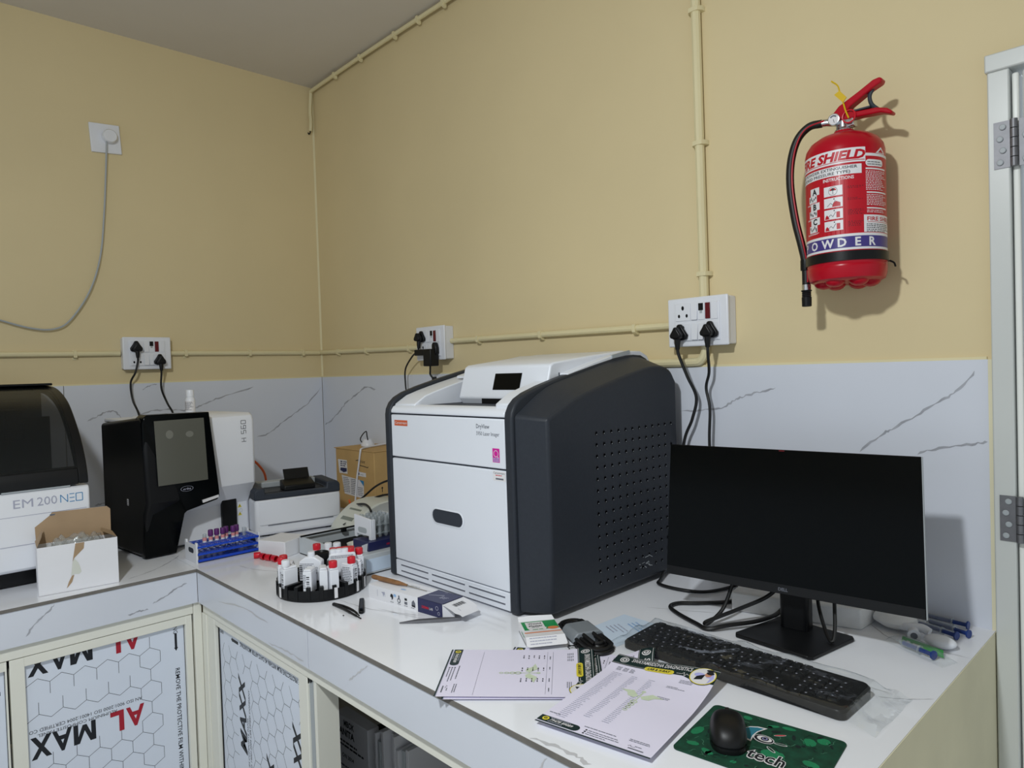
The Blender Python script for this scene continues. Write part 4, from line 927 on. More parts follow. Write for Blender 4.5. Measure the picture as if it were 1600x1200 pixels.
bag.world = False; bag.grid(crum, 30, 18); bag.grid(lambda u, v: (lambda q: (q[0], q[1], q[2] - 0.012 + 0.010 * math.sin(21 * v + 8 * u)))(crum(u, 1 - v)), 24, 14)
bo = bag.build('plastic_bag', M['bagfilm'], None, ang=50); bo.location = oc.location; bo.rotation_euler = oc.rotation_euler
tag(bo, 'crumpled clear plastic bag stuffed into the torn white carton', 'bag')
# ================================================================== HAEMATOLOGY ANALYSER
an = math.atan2(0.995, -0.096)
hx = thing('blood_analyser', 'black-and-white blood analyser with a tilted touch screen on the left counter', 'analyser', (0.761, -1.088, CT), an)
T0 = lambda z: z - CT
b = MB(False); b.prism([(0.060, 0.008), (0.060, 0.128), (0.0, 0.205), (0.0, 0.438), (0.006, 0.455), (0.022, 0.466), (0.335, 0.466), (0.335, 0.008)], 0.10, 0.410, 'x'); wh = b.build('white_housing', M['white'], hx, bev=0.012, seg=4)
b = MB(False); b.prism([(0.0, 0.008), (-0.02, 0.15), (-0.045, 0.19), (-0.028, 0.46), (-0.01, 0.476), (0.34, 0.448), (0.34, 0.008)], 0.0, 0.110, 'x'); bl = b.build('black_side', M['black'], hx, bev=0.012, seg=4)
b = MB(False); b.box(0.012, 0.098, 0.015, 0.338, 0.4705 - 0.02, 0.463); b.build('top_plate', M['white'], hx, bev=0.004)
# front shell: upper part carries the screen, lower part is narrower on the right
def ffy(z): return -0.003 - 0.050 * max(0, min(1, (z) / 0.17)) if z < 0.17 else -0.053 + 0.022 * (z - 0.17) / 0.315
OUT = [(0.002, 0.006), (0.105, 0.003), (0.120, 0.140), (0.128, 0.148), (0.232, 0.172), (0.240, 0.182), (0.241, 0.200), (0.224, 0.480), (0.016, 0.483), (0.004, 0.474), (0.0, 0.455)]
b = MB(False); n = len(OUT)
vs = [(x, ffy(z), z) for x, z in OUT] + [(x, 0.03, z) for x, z in OUT]
b.add(vs, [(0, 1, 2, 10), (2, 3, 9, 10), (3, 4, 5, 6, 9), (6, 7, 8, 9)] + [tuple(range(2 * n - 1, n - 1, -1))] + [(i, i + n, (i + 1) % n + n, (i + 1) % n) for i in range(n)])
shell_o = b.build('front_shell', M['blackgloss'], hx, bev=0.003)
def fsh(u, v, h): return (u, ffy(v) - 0.0005 - h, v)
p = Print(); p.rect(0.036, 0.246, 0.203, 0.461, M['screen'], 1); p.build('touch_screen', fsh, shell_o, world=False, step=0.0008)
p = Print(); p.circ(0.083, 0.413, 0.0125, M['smudge'], 2, 16, ry=0.0145); p.circ(0.150, 0.409, 0.0135, M['smudge'], 2, 16, ry=0.0105); p.build('screen_mark', fsh, shell_o, world=False, step=0.0008)
p = Print(); p.ring(0.128, 0.225, 0.020, 0.0212, M['inkfaint'], 2, 28, 0.42); p.text('erba', 0.128, 0.2215, 0.0072, M['inkfaint'], 2, align='c', width=0.026, shear=0.3); p.build('oval_logo', fsh, shell_o, world=False, step=0.0006)
b = MB(False); b.prism([(0.178, 0.178), (0.236, 0.188), (0.236, 0.179), (0.180, 0.168)], -0.0535, -0.050, 'y'); b.build('white_tab', M['labelwhite'], shell_o)
p = Print(); p.rect(0.004, 0.172, 0.018, 0.194, M['labelwhite'], 1)
for i in range(3): p.rect(0.006, 0.175 + 0.006 * i, 0.0155, 0.178 + 0.006 * i, M['inkgrey'], 2)
p.build('small_label', lambda u, v, h: (-0.0005 - h, 0.125 - u, v), bl, world=False)
# H 560 drawn upright along the white front
p = Print(); G = M['ink']; wq = 0.0017
def seg(pts, ox): p.path([(0.3585 - 0.0 + 0.0 + a, ox + c) for a, c in pts], wq, G)
def glyph(pts, o_): p.path([(0.3745 - y * 0.0180, o_ + x * 0.0118) for x, y in pts], wq, G)
glyph([(0, 0), (0, 1)], 0.360); glyph([(1, 0), (1, 1)], 0.360); glyph([(0, .5), (1, .5)], 0.360)
glyph([(1, 1), (0, 1), (0, .5), (1, .5), (1, 0), (0, 0)], 0.389); glyph([(1, 1), (0, 1), (0, 0), (1, 0), (1, .5), (0, .5)], 0.4075); glyph([(0, 0), (0, 1), (1, 1), (1, 0), (0, 0)], 0.426)
p.build('lettering', lambda u, v, h: (u, -0.0006 - h, v), wh, world=False)
b = MB(False); b.prism([(0.296, 0.028), (0.352, 0.028), (0.352, 0.144), (0.346, 0.152), (0.302, 0.152), (0.296, 0.144)], 0.046, 0.061, 'y'); pd = b.build('probe_cover', M['black'], hx, bev=0.002)
b = MB(False); b.prism([(0.322, 0.150), (0.334, 0.150), (0.340, 0.168), (0.334, 0.172), (0.327, 0.166)], 0.044, 0.058, 'y'); b.build('cover_tab', M['black'], pd)
p = Print()
for z in (0.108, 0.078):
    p.poly([(0.362, z), (0.378, z), (0.370, z + 0.0135)], M['yellow'], 1); p.line((0.370, z + 0.003), (0.370, z + 0.009), 0.002, G, 2)
p.ring(0.374, 0.096, 0.006, 0.0068, M['inkfaint'], 1, 14); p.build('warning_sticker', lambda u, v, h: (u, 0.0594 - h, v), wh, world=False)
for x, y in ((0.03, 0.03), (0.38, 0.09), (0.03, 0.30), (0.38, 0.30)):
    b = MB(False); b.lathe([(0.014, 0), (0.014, 0.010)], (x, y, 0), 12); b.build('foot', M['blackrub'], hx)

bt = thing('reagent_bottle', 'small white-capped bottle standing on top of the blood analyser', 'bottle', (0.51, -0.835, 1.2662))
b = MB(False); b.lathe([(0.0, 0), (0.0165, 0), (0.0175, 0.003), (0.0175, 0.052), (0.0155, 0.058), (0.0125, 0.062), (0.0125, 0.066), (0, 0.066)], (0, 0, 0), 24); bb = b.build('bottle_body', M['white'], bt)
b = MB(False); b.lathe([(0.0, 0.064), (0.0142, 0.064), (0.0142, 0.088), (0.0132, 0.090), (0, 0.090)], (0, 0, 0), 24); b.build('cap', M['white'], bt)
p = Print(); p.rect(-0.045, 0.010, 0.020, 0.048, M['labelwhite'], 1); p.dashes(-0.04, 0.042, 0.016, 9, 0.0036, 0.0016, M['inkgrey'], 2, seed=12)
p.build('label', lambda u, v, h: ((0.0176 + h) * math.sin(u / 0.0176 + 1.2), -(0.0176 + h) * math.cos(u / 0.0176 + 1.2), v), bb, cuts=[-0.045 + 0.005 * i for i in range(14)], world=False)

em.location.x -= 0.042; em.location.y += 0.009

# ================================================================== LASER PRINTER AND THINGS ROUND IT
pa = math.atan2(0.979, 0.204)
pt = thing('laser_printer', 'small white laser printer with a black top in the wall corner', 'printer', (0.764, -0.709, CT), pa)
b = MB(False); b.box(0, 0.324, 0, 0.205, 0.006, 0.1395); hb = b.build('housing', M['white'], pt, bev=0.014, seg=4)
b = MB(False); b.prism([(0.002, 0.006), (0.022, -0.004), (0.302, -0.004), (0.322, 0.006), (0.322, 0.02), (0.002, 0.02)][::-1], 0.044, 0.138, 'z'); b.build('front_cover', M['white'], pt, bev=0.004)
b = MB(False); b.box(0.044, 0.290, -0.0044, -0.002, 0.0425, 0.0445); b.build('cover_seam', M['inkgrey'], pt)
b = MB(False); b.box(0.150, 0.226, -0.0052, -0.003, 0.1285, 0.1365); b.build('grip_tab', M['white'], pt, bev=0.001)
b = MB(False); b.prism([(0.0, 0.138), (0.0, 0.170), (0.010, 0.180), (0.038, 0.182), (0.040, 0.160), (0.270, 0.160), (0.272, 0.182), (0.312, 0.182), (0.324, 0.170), (0.324, 0.138)], 0.004, 0.203, 'y'); b.build('top_cover', M['gap'], pt, bev=0.005)
b = MB(False); b.box(0.041, 0.269, 0.03, 0.190, 0.1602, 0.1612); b.build('paper_bed', M['black'], pt)
b = MB(False); b.box(0.041, 0.269, 0.150, 0.203, 0.160, 0.183); b.build('rear_cover', M['greyplas'], pt, bev=0.004)
b = MB(False); b.prism([(0.016, 0.161), (0.020, 0.180), (0.075, 0.196), (0.090, 0.196), (0.090, 0.161)], 0.113, 0.232, 'x'); b.build('output_flap', M['black'], pt, bev=0.004)
b = MB(False); b.prism([(0.085, 0.185), (0.110, 0.232), (0.115, 0.232), (0.092, 0.185)], 0.132, 0.229, 'x'); b.build('paper_support', M['black'], pt, bev=0.001)
for x in (0.04, 0.28):
    for y in (0.03, 0.17):
        b = MB(False); b.box(x - 0.012, x + 0.012, y - 0.012, y + 0.012, 0, 0.008); b.build('foot', M['blackrub'], pt)

t = thing('cable', 'orange cable looping down between the white analyser side and the printer', 'cable', (0.45, -0.56, CT))
b = MB(); b.tube([(0.43, -0.60, 1.060), (0.445, -0.572, 1.050), (0.45, -0.547, 1.023), (0.45, -0.529, 0.992), (0.45, -0.523, 0.958), (0.45, -0.521, 0.93), (0.44, -0.53, 0.86), (0.42, -0.55, 0.808)], 0.0048, 8); b.build('cord', M['orange'], t)

wbx = thing('white_box', 'small plain white carton on the counter in front of the laser printer', 'box', (1.004, -0.805, CT), math.atan2(0.045, 0.104))
b = MB(False); b.box(0, 0.1133, 0, 0.1126, 0, 0.052); b.build('carton_body', M['paperwhite'], wbx, bev=0.002)
b = MB(False); b.box(0.002, 0.111, -0.0006, 0.0, 0.03, 0.0502); b.build('tuck_flap', M['paperwhite'], wbx)

ty = thing('storage_tray', 'open frosted plastic tray with a dark inside, behind the reagent carousel', 'tray', (1.29, -0.58, CT))
b = MB(); b.prism([(1.090, -0.700), (1.490, -0.700), (1.490, -0.463), (1.090, -0.463)], CT, CT + 0.003, 'z'); b.box(1.09, 1.49, -0.700, -0.696, CT, 0.858); b.box(1.09, 1.49, -0.467, -0.463, CT, 0.858); b.box(1.09, 1.094, -0.696, -0.467, CT, 0.858); b.box(1.486, 1.49, -0.696, -0.467, CT, 0.858)
b.build('tray_wall', M['tray'], ty)
b = MB(); b.box(1.095, 1.355, -0.695, -0.468, CT + 0.004, CT + 0.020); b.build('tray_liner', M['dark'], ty)
b = MB(); b.box(1.355, 1.4875, -0.6985, -0.465, 0.8545, 0.8595); b.build('tray_lid', M['tray'], ty, bev=0.001)
b = MB(); b.box(1.488, 1.4915, -0.69, -0.50, 0.808, 0.846); b.build('end_label', M['paperblue'], ty)
b = MB(); b.tube([(1.110, -0.705, 0.8605), (1.112, -0.46, 0.8605)], 0.003, 8, smooth=0); b.build('rim_rod', M['black'], ty)
b = MB(); b.box(1.106, 1.118, -0.553, -0.537, 0.848, 0.860); b.build('rod_clip', M['black'], ty)
t = MB(); t.blob((1.27, -0.60, 0.836), 0.028, 0.020, 0.014, 12, 8, jit=0.18, seed=4); tag(t.build('wrapper', M['beige'], None), 'crumpled pale wrapper lying inside the open frosted tray', 'wrapper')
t = MB(); t.prism([(1.30, -0.625), (1.345, -0.615), (1.342, -0.595), (1.297, -0.605)], 0.822, 0.845, 'z'); tag(t.build('paper_slip', M['paperwhite'], None), 'small white paper packet inside the open frosted tray, beside its lid', 'packet')

ea = thing('desktop_analyser', 'beige desktop analyser with a grey display sloping towards the tray', 'analyser', (1.05, -0.33, CT))
prf = [(-0.458, 0.803), (-0.460, 0.815), (-0.440, 0.842), (-0.410, 0.868), (-0.380, 0.888), (-0.345, 0.901), (-0.30, 0.906), (-0.22, 0.900), (-0.20, 0.88), (-0.20, 0.803)]
b = MB(); b.prism(prf, 0.862, 1.015, 'x'); eb = b.build('front_housing', M['beige'], ea, bev=0.006, seg=3)
b = MB(); b.prism([(-0.440, 0.803), (-0.438, 0.83), (-0.405, 0.866), (-0.375, 0.886), (-0.335, 0.900), (-0.28, 0.905), (-0.22, 0.898), (-0.205, 0.87), (-0.205, 0.803)], 1.016, 1.26, 'x'); b.build('side_housing', M['greyplas'], ea, bev=0.006, seg=3)
sl = plane((0, -0.4402, 0.8425), (1, 0, 0), (0, 0.060, 0.046))
p = Print(); p.rect(0.898, 0.006, 0.980, 0.064, M['lcd'], 1); p.build('display', sl, eb, step=0.0008)
p = Print(); p.poly([(0.945, -0.016), (0.953, -0.004), (0.957, -0.010), (0.955, -0.018)], M['ink'], 1); p.dashes(0.93, 0.078, 0.98, 1, 0.006, 0.003, M['inkgrey'], 1); p.build('emblem', sl, eb, step=0.0012)

nc = thing('navy_carton', 'navy printed carton lying on the frosted tray beside the film imager', 'carton', (1.41, -0.56, 0.8595))
b = MB(); b.box(1.372, 1.4605, -0.662, -0.480, 0.8600, 0.8865); nb = b.build('carton_body', M['navy'], nc, bev=0.001)
b = MB(); b.prism([(1.3900, -0.664), (1.458, -0.664), (1.452, -0.688), (1.400, -0.688)], 0.8602, 0.8612, 'z'); b.add([(1.455, -0.664, 0.861), (1.460, -0.664, 0.886), (1.462, -0.686, 0.884), (1.458, -0.684, 0.864)], [(0, 1, 2, 3)]); b.build('end_flap', M['paperwhite'], nc)
p = Print(); p.text('DERMA', -0.598, 0.8692, 0.0055, M['redcap'], 1, width=0.020, bold=0.01); p.text('LAB', -0.5765, 0.8692, 0.0055, M['labelwhite'], 1, width=0.010)
p.build('lettering', lambda u, v, h: (1.4607 + h, u, v), nb)

def test_tube(mb, x, y, z0, L, r, mi=0): mb.lathe([(0.0, z0), (r * 0.6, z0 + 0.001), (r, z0 + r * 0.8), (r, z0 + L), (r * 0.85, z0 + L), (r * 0.85, z0 + r)], (x, y, 0), 12, mi=mi)
rw = thing('tube_rack', 'white tube rack of empty clear tubes standing on the navy carton', 'rack', (1.395, -0.55, 0.8866))
b = MB(); y0, y1 = -0.640, -0.634
b.prism([(1.346, 0.8868), (1.358, 0.8868), (1.358, 0.898), (1.428, 0.898), (1.428, 0.8868), (1.442, 0.8868), (1.442, 0.950), (1.346, 0.957)], y0, y1, 'y'); b.box(1.432, 1.443, -0.634, -0.624, 0.8868, 0.949); b.build('end_plate', M['white'], rw, bev=0.001)
b = MB(); b.prism(pill_pts(1.368, 1.418, 0.904, 0.921), -0.6406, -0.6402, 'y'); b.build('hand_hole', M['greyplas'], rw)
b = MB(); b.box(1.346, 1.442, -0.544, -0.538, 0.8868, 0.950); b.build('end_plate', M['white'], rw)
for z in (0.902, 0.928):
    b = MB(); b.holed(1.350, -0.634, 4, 4, 0.0225, z, z + 0.002, 0.0082); b.build('tier', M['clear'], rw)
for i in range(4):
    for j in range(4):
        b = MB(); test_tube(b, 1.3612 + i * 0.0225, -0.6228 + j * 0.0225, 0.8885, 0.066, 0.0066); o = b.build('empty_tube', M['tube'], None)
        tag(o, 'empty clear tube in the white rack beside the film imager', 'tube', 'empty clear tubes in the white rack')

cx = thing('cardboard_box', 'brown labelled cardboard box against the back wall behind the film imager', 'box', (0.62, -0.105, CT))
b = MB(); b.box(0.460, 0.775, -0.200, -0.012, CT, 1.066); kb = b.build('carton_body', M['kraft'], cx, bev=0.003)
b = MB(); b.box(0.450, 0.778, -0.203, -0.105, 1.066, 1.069); b.box(0.455, 0.776, -0.103, -0.010, 1.0665, 1.0695); b.build('top_flap', M['kraft'], cx, bev=0.001)
kp = plane((0, -0.2003, 0), (1, 0, 0), (0, 0, 1))
p = Print(); p.poly([(0.478, 1.018), (0.556, 1.018), (0.558, 0.958), (0.488, 0.957)], M['labelwhite'], 1); p.dashes(0.50, 1.007, 0.552, 3, 0.009, 0.005, M['navy'], 2, seed=2, fill=0.7)
p.poly([(0.500, 0.982), (0.553, 0.983), (0.552, 0.968), (0.525, 0.962), (0.496, 0.970)], M['navy'], 2); p.build('shipping_label', kp, kb)
p = Print(); p.poly([(0.506, 0.950), (0.690, 0.938), (0.686, 0.862), (0.528, 0.868)], M['labelwhite'], 1); p.poly([(0.655, 0.9405), (0.690, 0.938), (0.689, 0.915)], M['lightblue'], 2)
p.dashes(0.520, 0.938, 0.575, 9, 0.0075, 0.003, M['inkgrey'], 2, seed=3); p.dashes(0.585, 0.935, 0.63, 9, 0.0078, 0.0034, M['inkgrey'], 2, seed=4); p.dashes(0.64, 0.905, 0.68, 5, 0.0078, 0.003, M['inkgrey'], 2, seed=5); p.build('delivery_label', kp, kb)
p = Print(); p.poly([(0.640, 0.976), (0.709, 0.974), (0.709, 0.956), (0.642, 0.957)], M['labelwhite'], 1); p.rect(0.647, 0.962, 0.656, 0.972, M['navy'], 2); p.dashes(0.665, 0.963, 0.70, 1, 0.005, 0.002, M['inkgrey'], 2); p.build('small_label', kp, kb)
p = Print(); p.text('Print', 0.655, 1.014, 0.014, M['ink'], 1, shear=0.4, width=0.05); p.path([(0.630, 1.022), (0.652, 1.026), (0.650, 1.008), (0.668, 1.003), (0.70, 1.001), (0.724, 0.998), (0.729, 1.003)], 0.003, M['ink']); p.build('box_print', kp, kb)
p = Print()
for z in (0.905, 0.875): p.path([(-0.165, z - 0.010), (-0.165, z + 0.012)], 0.003, M['ink']); p.poly([(-0.171, z + 0.006), (-0.165, z + 0.014), (-0.159, z + 0.006)], M['ink'])
p.rect(-0.18, 0.855, -0.15, 0.860, M['ink']); p.build('box_print', lambda u, v, h: (0.7754 + h, u, v), kb)
t = thing('cable', 'flat white lead lying over the cardboard box and down its front', 'cable', (0.66, -0.2, 1.07))
b = MB(); b.tube([(0.592, -0.012, 1.076), (0.630, -0.137, 1.0745), (0.672, -0.196, 1.0745), (0.680, -0.2065, 1.062), (0.664, -0.2060, 1.01), (0.648, -0.2060, 0.960), (0.634, -0.2060, 0.90), (0.622, -0.206, 0.84), (0.62, -0.215, 0.815)], 0.004, 8, smooth=5); b.build('cord', M['white'], t)
t = thing('adapter', 'round white adapter with a thin black lead loop on the cardboard box', 'adapter', (0.545, -0.085, 1.07))
b = MB(); b.lathe([(0, 1.0697), (0.030, 1.0697), (0.030, 1.078), (0.024, 1.088), (0.018, 1.100), (0, 1.101)], (0.545, -0.085, 0), 20); b.build('adapter_body', M['white'], t)
b = MB(); b.tube([(0.520, -0.095, 1.080), (0.508, -0.10, 1.098), (0.53, -0.10, 1.122), (0.560, -0.10, 1.137), (0.562, -0.098, 1.118), (0.563, -0.095, 1.098)], 0.0025, 8, smooth=3); b.build('cord', M['black'], t)
t = MB(); t.tube([(0.600, -0.222, 0.850), (0.640, -0.23, 0.806)], 0.0045, 10, smooth=0); tag(t.build('pen', M['orange'], None), 'orange pen leaning at the foot of the cardboard box', 'pen')
for nm, lb, pts in (('cable', 'black cable arching over the beige analyser from the imager', [(1.02, -0.20, 0.99), (0.95, -0.25, 0.972), (0.874, -0.26, 0.942), (0.80, -0.27, 0.895), (0.765, -0.30, 0.86), (0.80, -0.33, 0.862), (0.88, -0.36, 0.885), (0.97, -0.375, 0.901), (1.02, -0.385, 0.898), (1.06, -0.40, 0.888)]),
                    ('cable', 'second black cable lying along the ridge of the beige analyser', [(0.86, -0.30, 0.882), (0.90, -0.27, 0.905), (0.96, -0.25, 0.918), (1.03, -0.25, 0.916), (1.10, -0.26, 0.912), (1.20, -0.24, 0.910)])):
    t = thing(nm, lb, 'cable', pts[0]); b = MB(); b.tube(pts, 0.0042, 8); b.build('cord', M['blackrub'], t)

# ================================================================== BLUE TUBE RACK
ra = PI / 2
rk = thing('tube_rack', 'blue three-tier tube rack with white ends on the counter corner', 'rack', (0.948, -0.985, CT), ra)
RL, RD = 0.212, 0.104
for z in (0.006, 0.029, 0.052):
    b = MB(False)
    if z < 0.01: b.box(0.004, RL - 0.004, 0.002, RD - 0.002, z, z + 0.003); b.box(0.004, RL - 0.004, 0, 0.002, z - 0.002, z + 0.006)
    else: b.holed(0.006, 0.002, 10, 5, 0.0200, z, z + 0.002, 0.0078); b.box(0.004, RL - 0.004, 0, 0.002, z - 0.004, z + 0.003)
    b.build('tier', M['blue'], rk)
for x in (0.0, RL - 0.006):
    b = MB(False); A_ = [(0, 0), (RD, 0), (RD, 0.066), (RD - 0.012, 0.067), (RD - 0.014, 0.058), (0.014, 0.058), (0.012, 0.067), (0, 0.066)]
    b.prism(A_, x, x + 0.006, 'x'); ep = b.build('end_plate', M['white'], rk, bev=0.001)
    b = MB(False); b.prism(pill_pts(0.024, 0.070, 0.030, 0.046), x - 0.0004, x + 0.0064, 'x'); b.build('hand_hole', M['gap'], ep)
def rack_tube(x, y, cap, liquid, label, grp):
    t = thing('test_tube', label, 'tube', (0.948, -0.985, CT), ra, grp)
    hgt = 0.072
    b = MB(False); test_tube(b, x, y, 0.0095, hgt, 0.0062); tb = b.build('glass', M['tube'], t)
    b = MB(False); b.lathe([(0.0, 0.0105), (0.0048, 0.0115), (0.0052, 0.016), (0.0052, 0.030), (0, 0.030)], (x, y, 0), 12); b.build('sample', M['amber'] if liquid == 'a' else M['greyplas'], tb)
    if liquid != 'a':
        b = MB(False); b.lathe([(0.0063, 0.032), (0.0065, 0.033), (0.0065, 0.064), (0.0063, 0.065)], (x, y, 0), 12); b.build('paper_label', M['labelwhite'], tb)
        b = MB(False); b.lathe([(0.00655, 0.059), (0.0066, 0.0595), (0.0066, 0.068), (0.00655, 0.069)], (x, y, 0), 12); b.build('label_band', M['pinkfluid'], tb)
    if cap:
        b = MB(False); b.lathe([(0.0, 0.072), (0.0080, 0.072), (0.0084, 0.074), (0.0081, 0.090), (0.0072, 0.092), (0.0, 0.092)], (x, y, 0), 16); b.build('cap', M['purple'], t)
rack_tube(0.0460, 0.0520, False, 'g', 'uncapped tube at the left end of the blue rack', 'tubes in the blue rack')
for k, (i, j) in enumerate([(0.066, 0.052), (0.086, 0.052), (0.106, 0.052), (0.121, 0.062), (0.141, 0.052), (0.156, 0.060)]):
    rack_tube(i, j, True, 'g', ['first', 'second', 'third', 'fourth', 'fifth', 'last'][k] + ' purple-capped tube from the left in the blue rack', 'tubes in the blue rack')
rack_tube(0.1760, 0.046, False, 'a', 'uncapped tube right of the purple caps in the blue rack', 'tubes in the blue rack')
for k in range(4):
    q = Vector((1.037, -0.8235, 0)).lerp(Vector((1.122, -0.8035, 0)), k / 3)
    a = math.atan2(0.020, 0.085) + (0.9 if k == 0 else 0.12 * (-1) ** k)
    t = MB(False); t.lathe([(0.0095, -0.0105), (0.0105, -0.009), (0.0105, 0.0105), (0.0085, 0.0105), (0.0085, -0.006)], (0, 0, 0), 16, 'x')
    o = t.build('red_stopper', M['redcap'], None); o.location = (q.x, q.y, CT + 0.0105); o.rotation_euler = (0, 0, a)
    tag(o, ['red cap lying at the left end of the row on the counter', 'second red cap from the left in the row on the counter', 'third red cap from the left in the row on the counter', 'red cap at the right end of the row, nearest the carousel'][k], 'cap', 'red caps lying in a row')

# ================================================================== REAGENT CAROUSEL
CC = (1.50, -0.84)
ca = thing('reagent_carousel', 'round black slotted reagent carousel full of white bottles', 'carousel', (CC[0], CC[1], CT))
b = MB(False); b.lathe([(0, 0), (0.117, 0), (0.120, 0.002), (0.120, 0.008), (0.0, 0.008)], (0, 0, 0), 56); b.build('base_disc', M['black'], ca)
b = MB(False); b.lathe([(0.074, 0.008), (0.074, 0.038), (0.071, 0.038), (0.071, 0.008)], (0, 0, 0), 40); b.build('inner_wall', M['black'], ca)
b = MB(False); b.lathe([(0.116, 0.0), (0.1195, 0.002), (0.1195, 0.030), (0.116, 0.030), (0.116, 0.008)], (0, 0, 0), 56); b.build('outer_wall', M['black'], ca)
for k in range(22):
    a = 2 * PI * k / 22 + 0.07
    b = MB(False); b.x = Matrix.Rotation(a, 4, 'Z'); b.box(0.073, 0.1212, -0.0055, 0.0055, 0.003, 0.040); b.build('divider', M['black'], ca, bev=0.001)
b = MB(False); b.lathe([(0.0, 0.008), (0.026, 0.008), (0.020, 0.014), (0.0165, 0.03), (0.0165, 0.080), (0.021, 0.086), (0.0225, 0.090), (0.0225, 0.103), (0.0205, 0.104), (0.018, 0.098), (0.0, 0.097)], (0, 0, 0), 28); b.build('hub', M['black'], ca)
def slim_bottle(ang, r, cap, label, h=0.092, z0=0.010, w=0.0235, d=0.040, tab=True, cw='red'):
    a = math.radians(ang)
    t = thing('reagent_bottle', label, 'bottle', (CC[0] + r * math.cos(a), CC[1] + r * math.sin(a), CT + z0 + 0.012), a + PI / 2, 'white bottles in the carousel')
    hb_ = h - 0.018 - 0.012
    b = MB(False); b.box(-w / 2, w / 2, -d * 0.45, d * 0.55, 0, hb_ - 0.006); b.prism([(-w / 2, hb_ - 0.006), (w / 2, hb_ - 0.006), (w / 2 - 0.003, hb_), (-w / 2 + 0.003, hb_)], -d * 0.40, d * 0.50, 'y'); bo = b.build('bottle_body', M['white'], t, bev=0.002)
    if cap:
        b = MB(False); b.lathe([(0, hb_), (0.0108, hb_), (0.0112, hb_ + 0.002), (0.0112, hb_ + 0.015), (0.0100, hb_ + 0.017), (0, hb_ + 0.017)], (0, -d * 0.16, 0), 18); b.build('cap', M['redcap'] if cw == 'red' else M['white'], t)
    p = Print(); 
    if tab != 'plain':
        for i in range(9): p.rect(-0.002, 0.006 + i * 0.0045, 0.006, 0.0068 + i * 0.0045 + 0.0011 * (i % 3), M['ink'], 1)
        p.dashes(-0.0105, hb_ - 0.016, -0.003, 9, 0.0042, 0.0018, M['inkgrey'], 1, seed=int(ang + 300))
        p.build('barcode_label', lambda u, v, hh: (u, -d * 0.45 - 0.0002 - hh, v), bo, world=False)
        q = Print(); q.dashes(-d * 0.4, hb_ - 0.012, d * 0.4, 9, 0.0046, 0.0018, M['inkgrey'], 1, seed=int(ang + 400)); q.build('side_label', lambda u, v, hh: (-w / 2 - 0.0002 - hh, -u, v), bo, world=False); 
    if tab:
        b = MB(False); b.box(-0.0045, 0.0045, -d * 0.45 - 0.0072, -d * 0.45 - 0.0065, -0.016, 0.012); b.build('label_tail', M['labelwhite'], bo)
    return t
slim_bottle(-11, 0.098, True, 'slim red-capped bottle at the front of the carousel with a hanging white tail', 0.092, tab='plain')
b = None
slim_bottle(-25, 0.090, False, 'slim capless white bottle left of the front red-capped one in the carousel', 0.094, tab='plain', w=0.021)
slim_bottle(22, 0.098, True, 'slim red-capped bottle at the front right of the carousel with a barcode', 0.090)
slim_bottle(42, 0.098, False, 'slim capless bottle at the right edge of the carousel with a barcode', 0.090, w=0.021)
slim_bottle(66, 0.098, True, 'slim red-capped bottle at the far right of the carousel', 0.094, tab='plain')
slim_bottle(-47, 0.095, False, 'slim capless bottle at the front left of the carousel showing its barcode', 0.094, tab=False)
slim_bottle(-89, 0.098, True, 'slim white-capped bottle at the left edge of the carousel with a barcode', 0.094, cw='white')
slim_bottle(-108, 0.098, True, 'slim red-capped bottle at the far left of the carousel', 0.094)
slim_bottle(-126, 0.095, True, 'slim red-capped bottle behind the far left one in the carousel', 0.092, tab='plain')
slim_bottle(158, 0.098, True, 'red-capped bottle at the back left of the carousel', 0.094, tab='plain')
slim_bottle(140, 0.098, True, 'white-capped bottle at the back of the carousel', 0.094, cw='white', tab='plain')
slim_bottle(124, 0.092, True, 'square-shouldered white-capped bottle at the back of the carousel behind the hub', 0.096, tab='plain', cw='white')
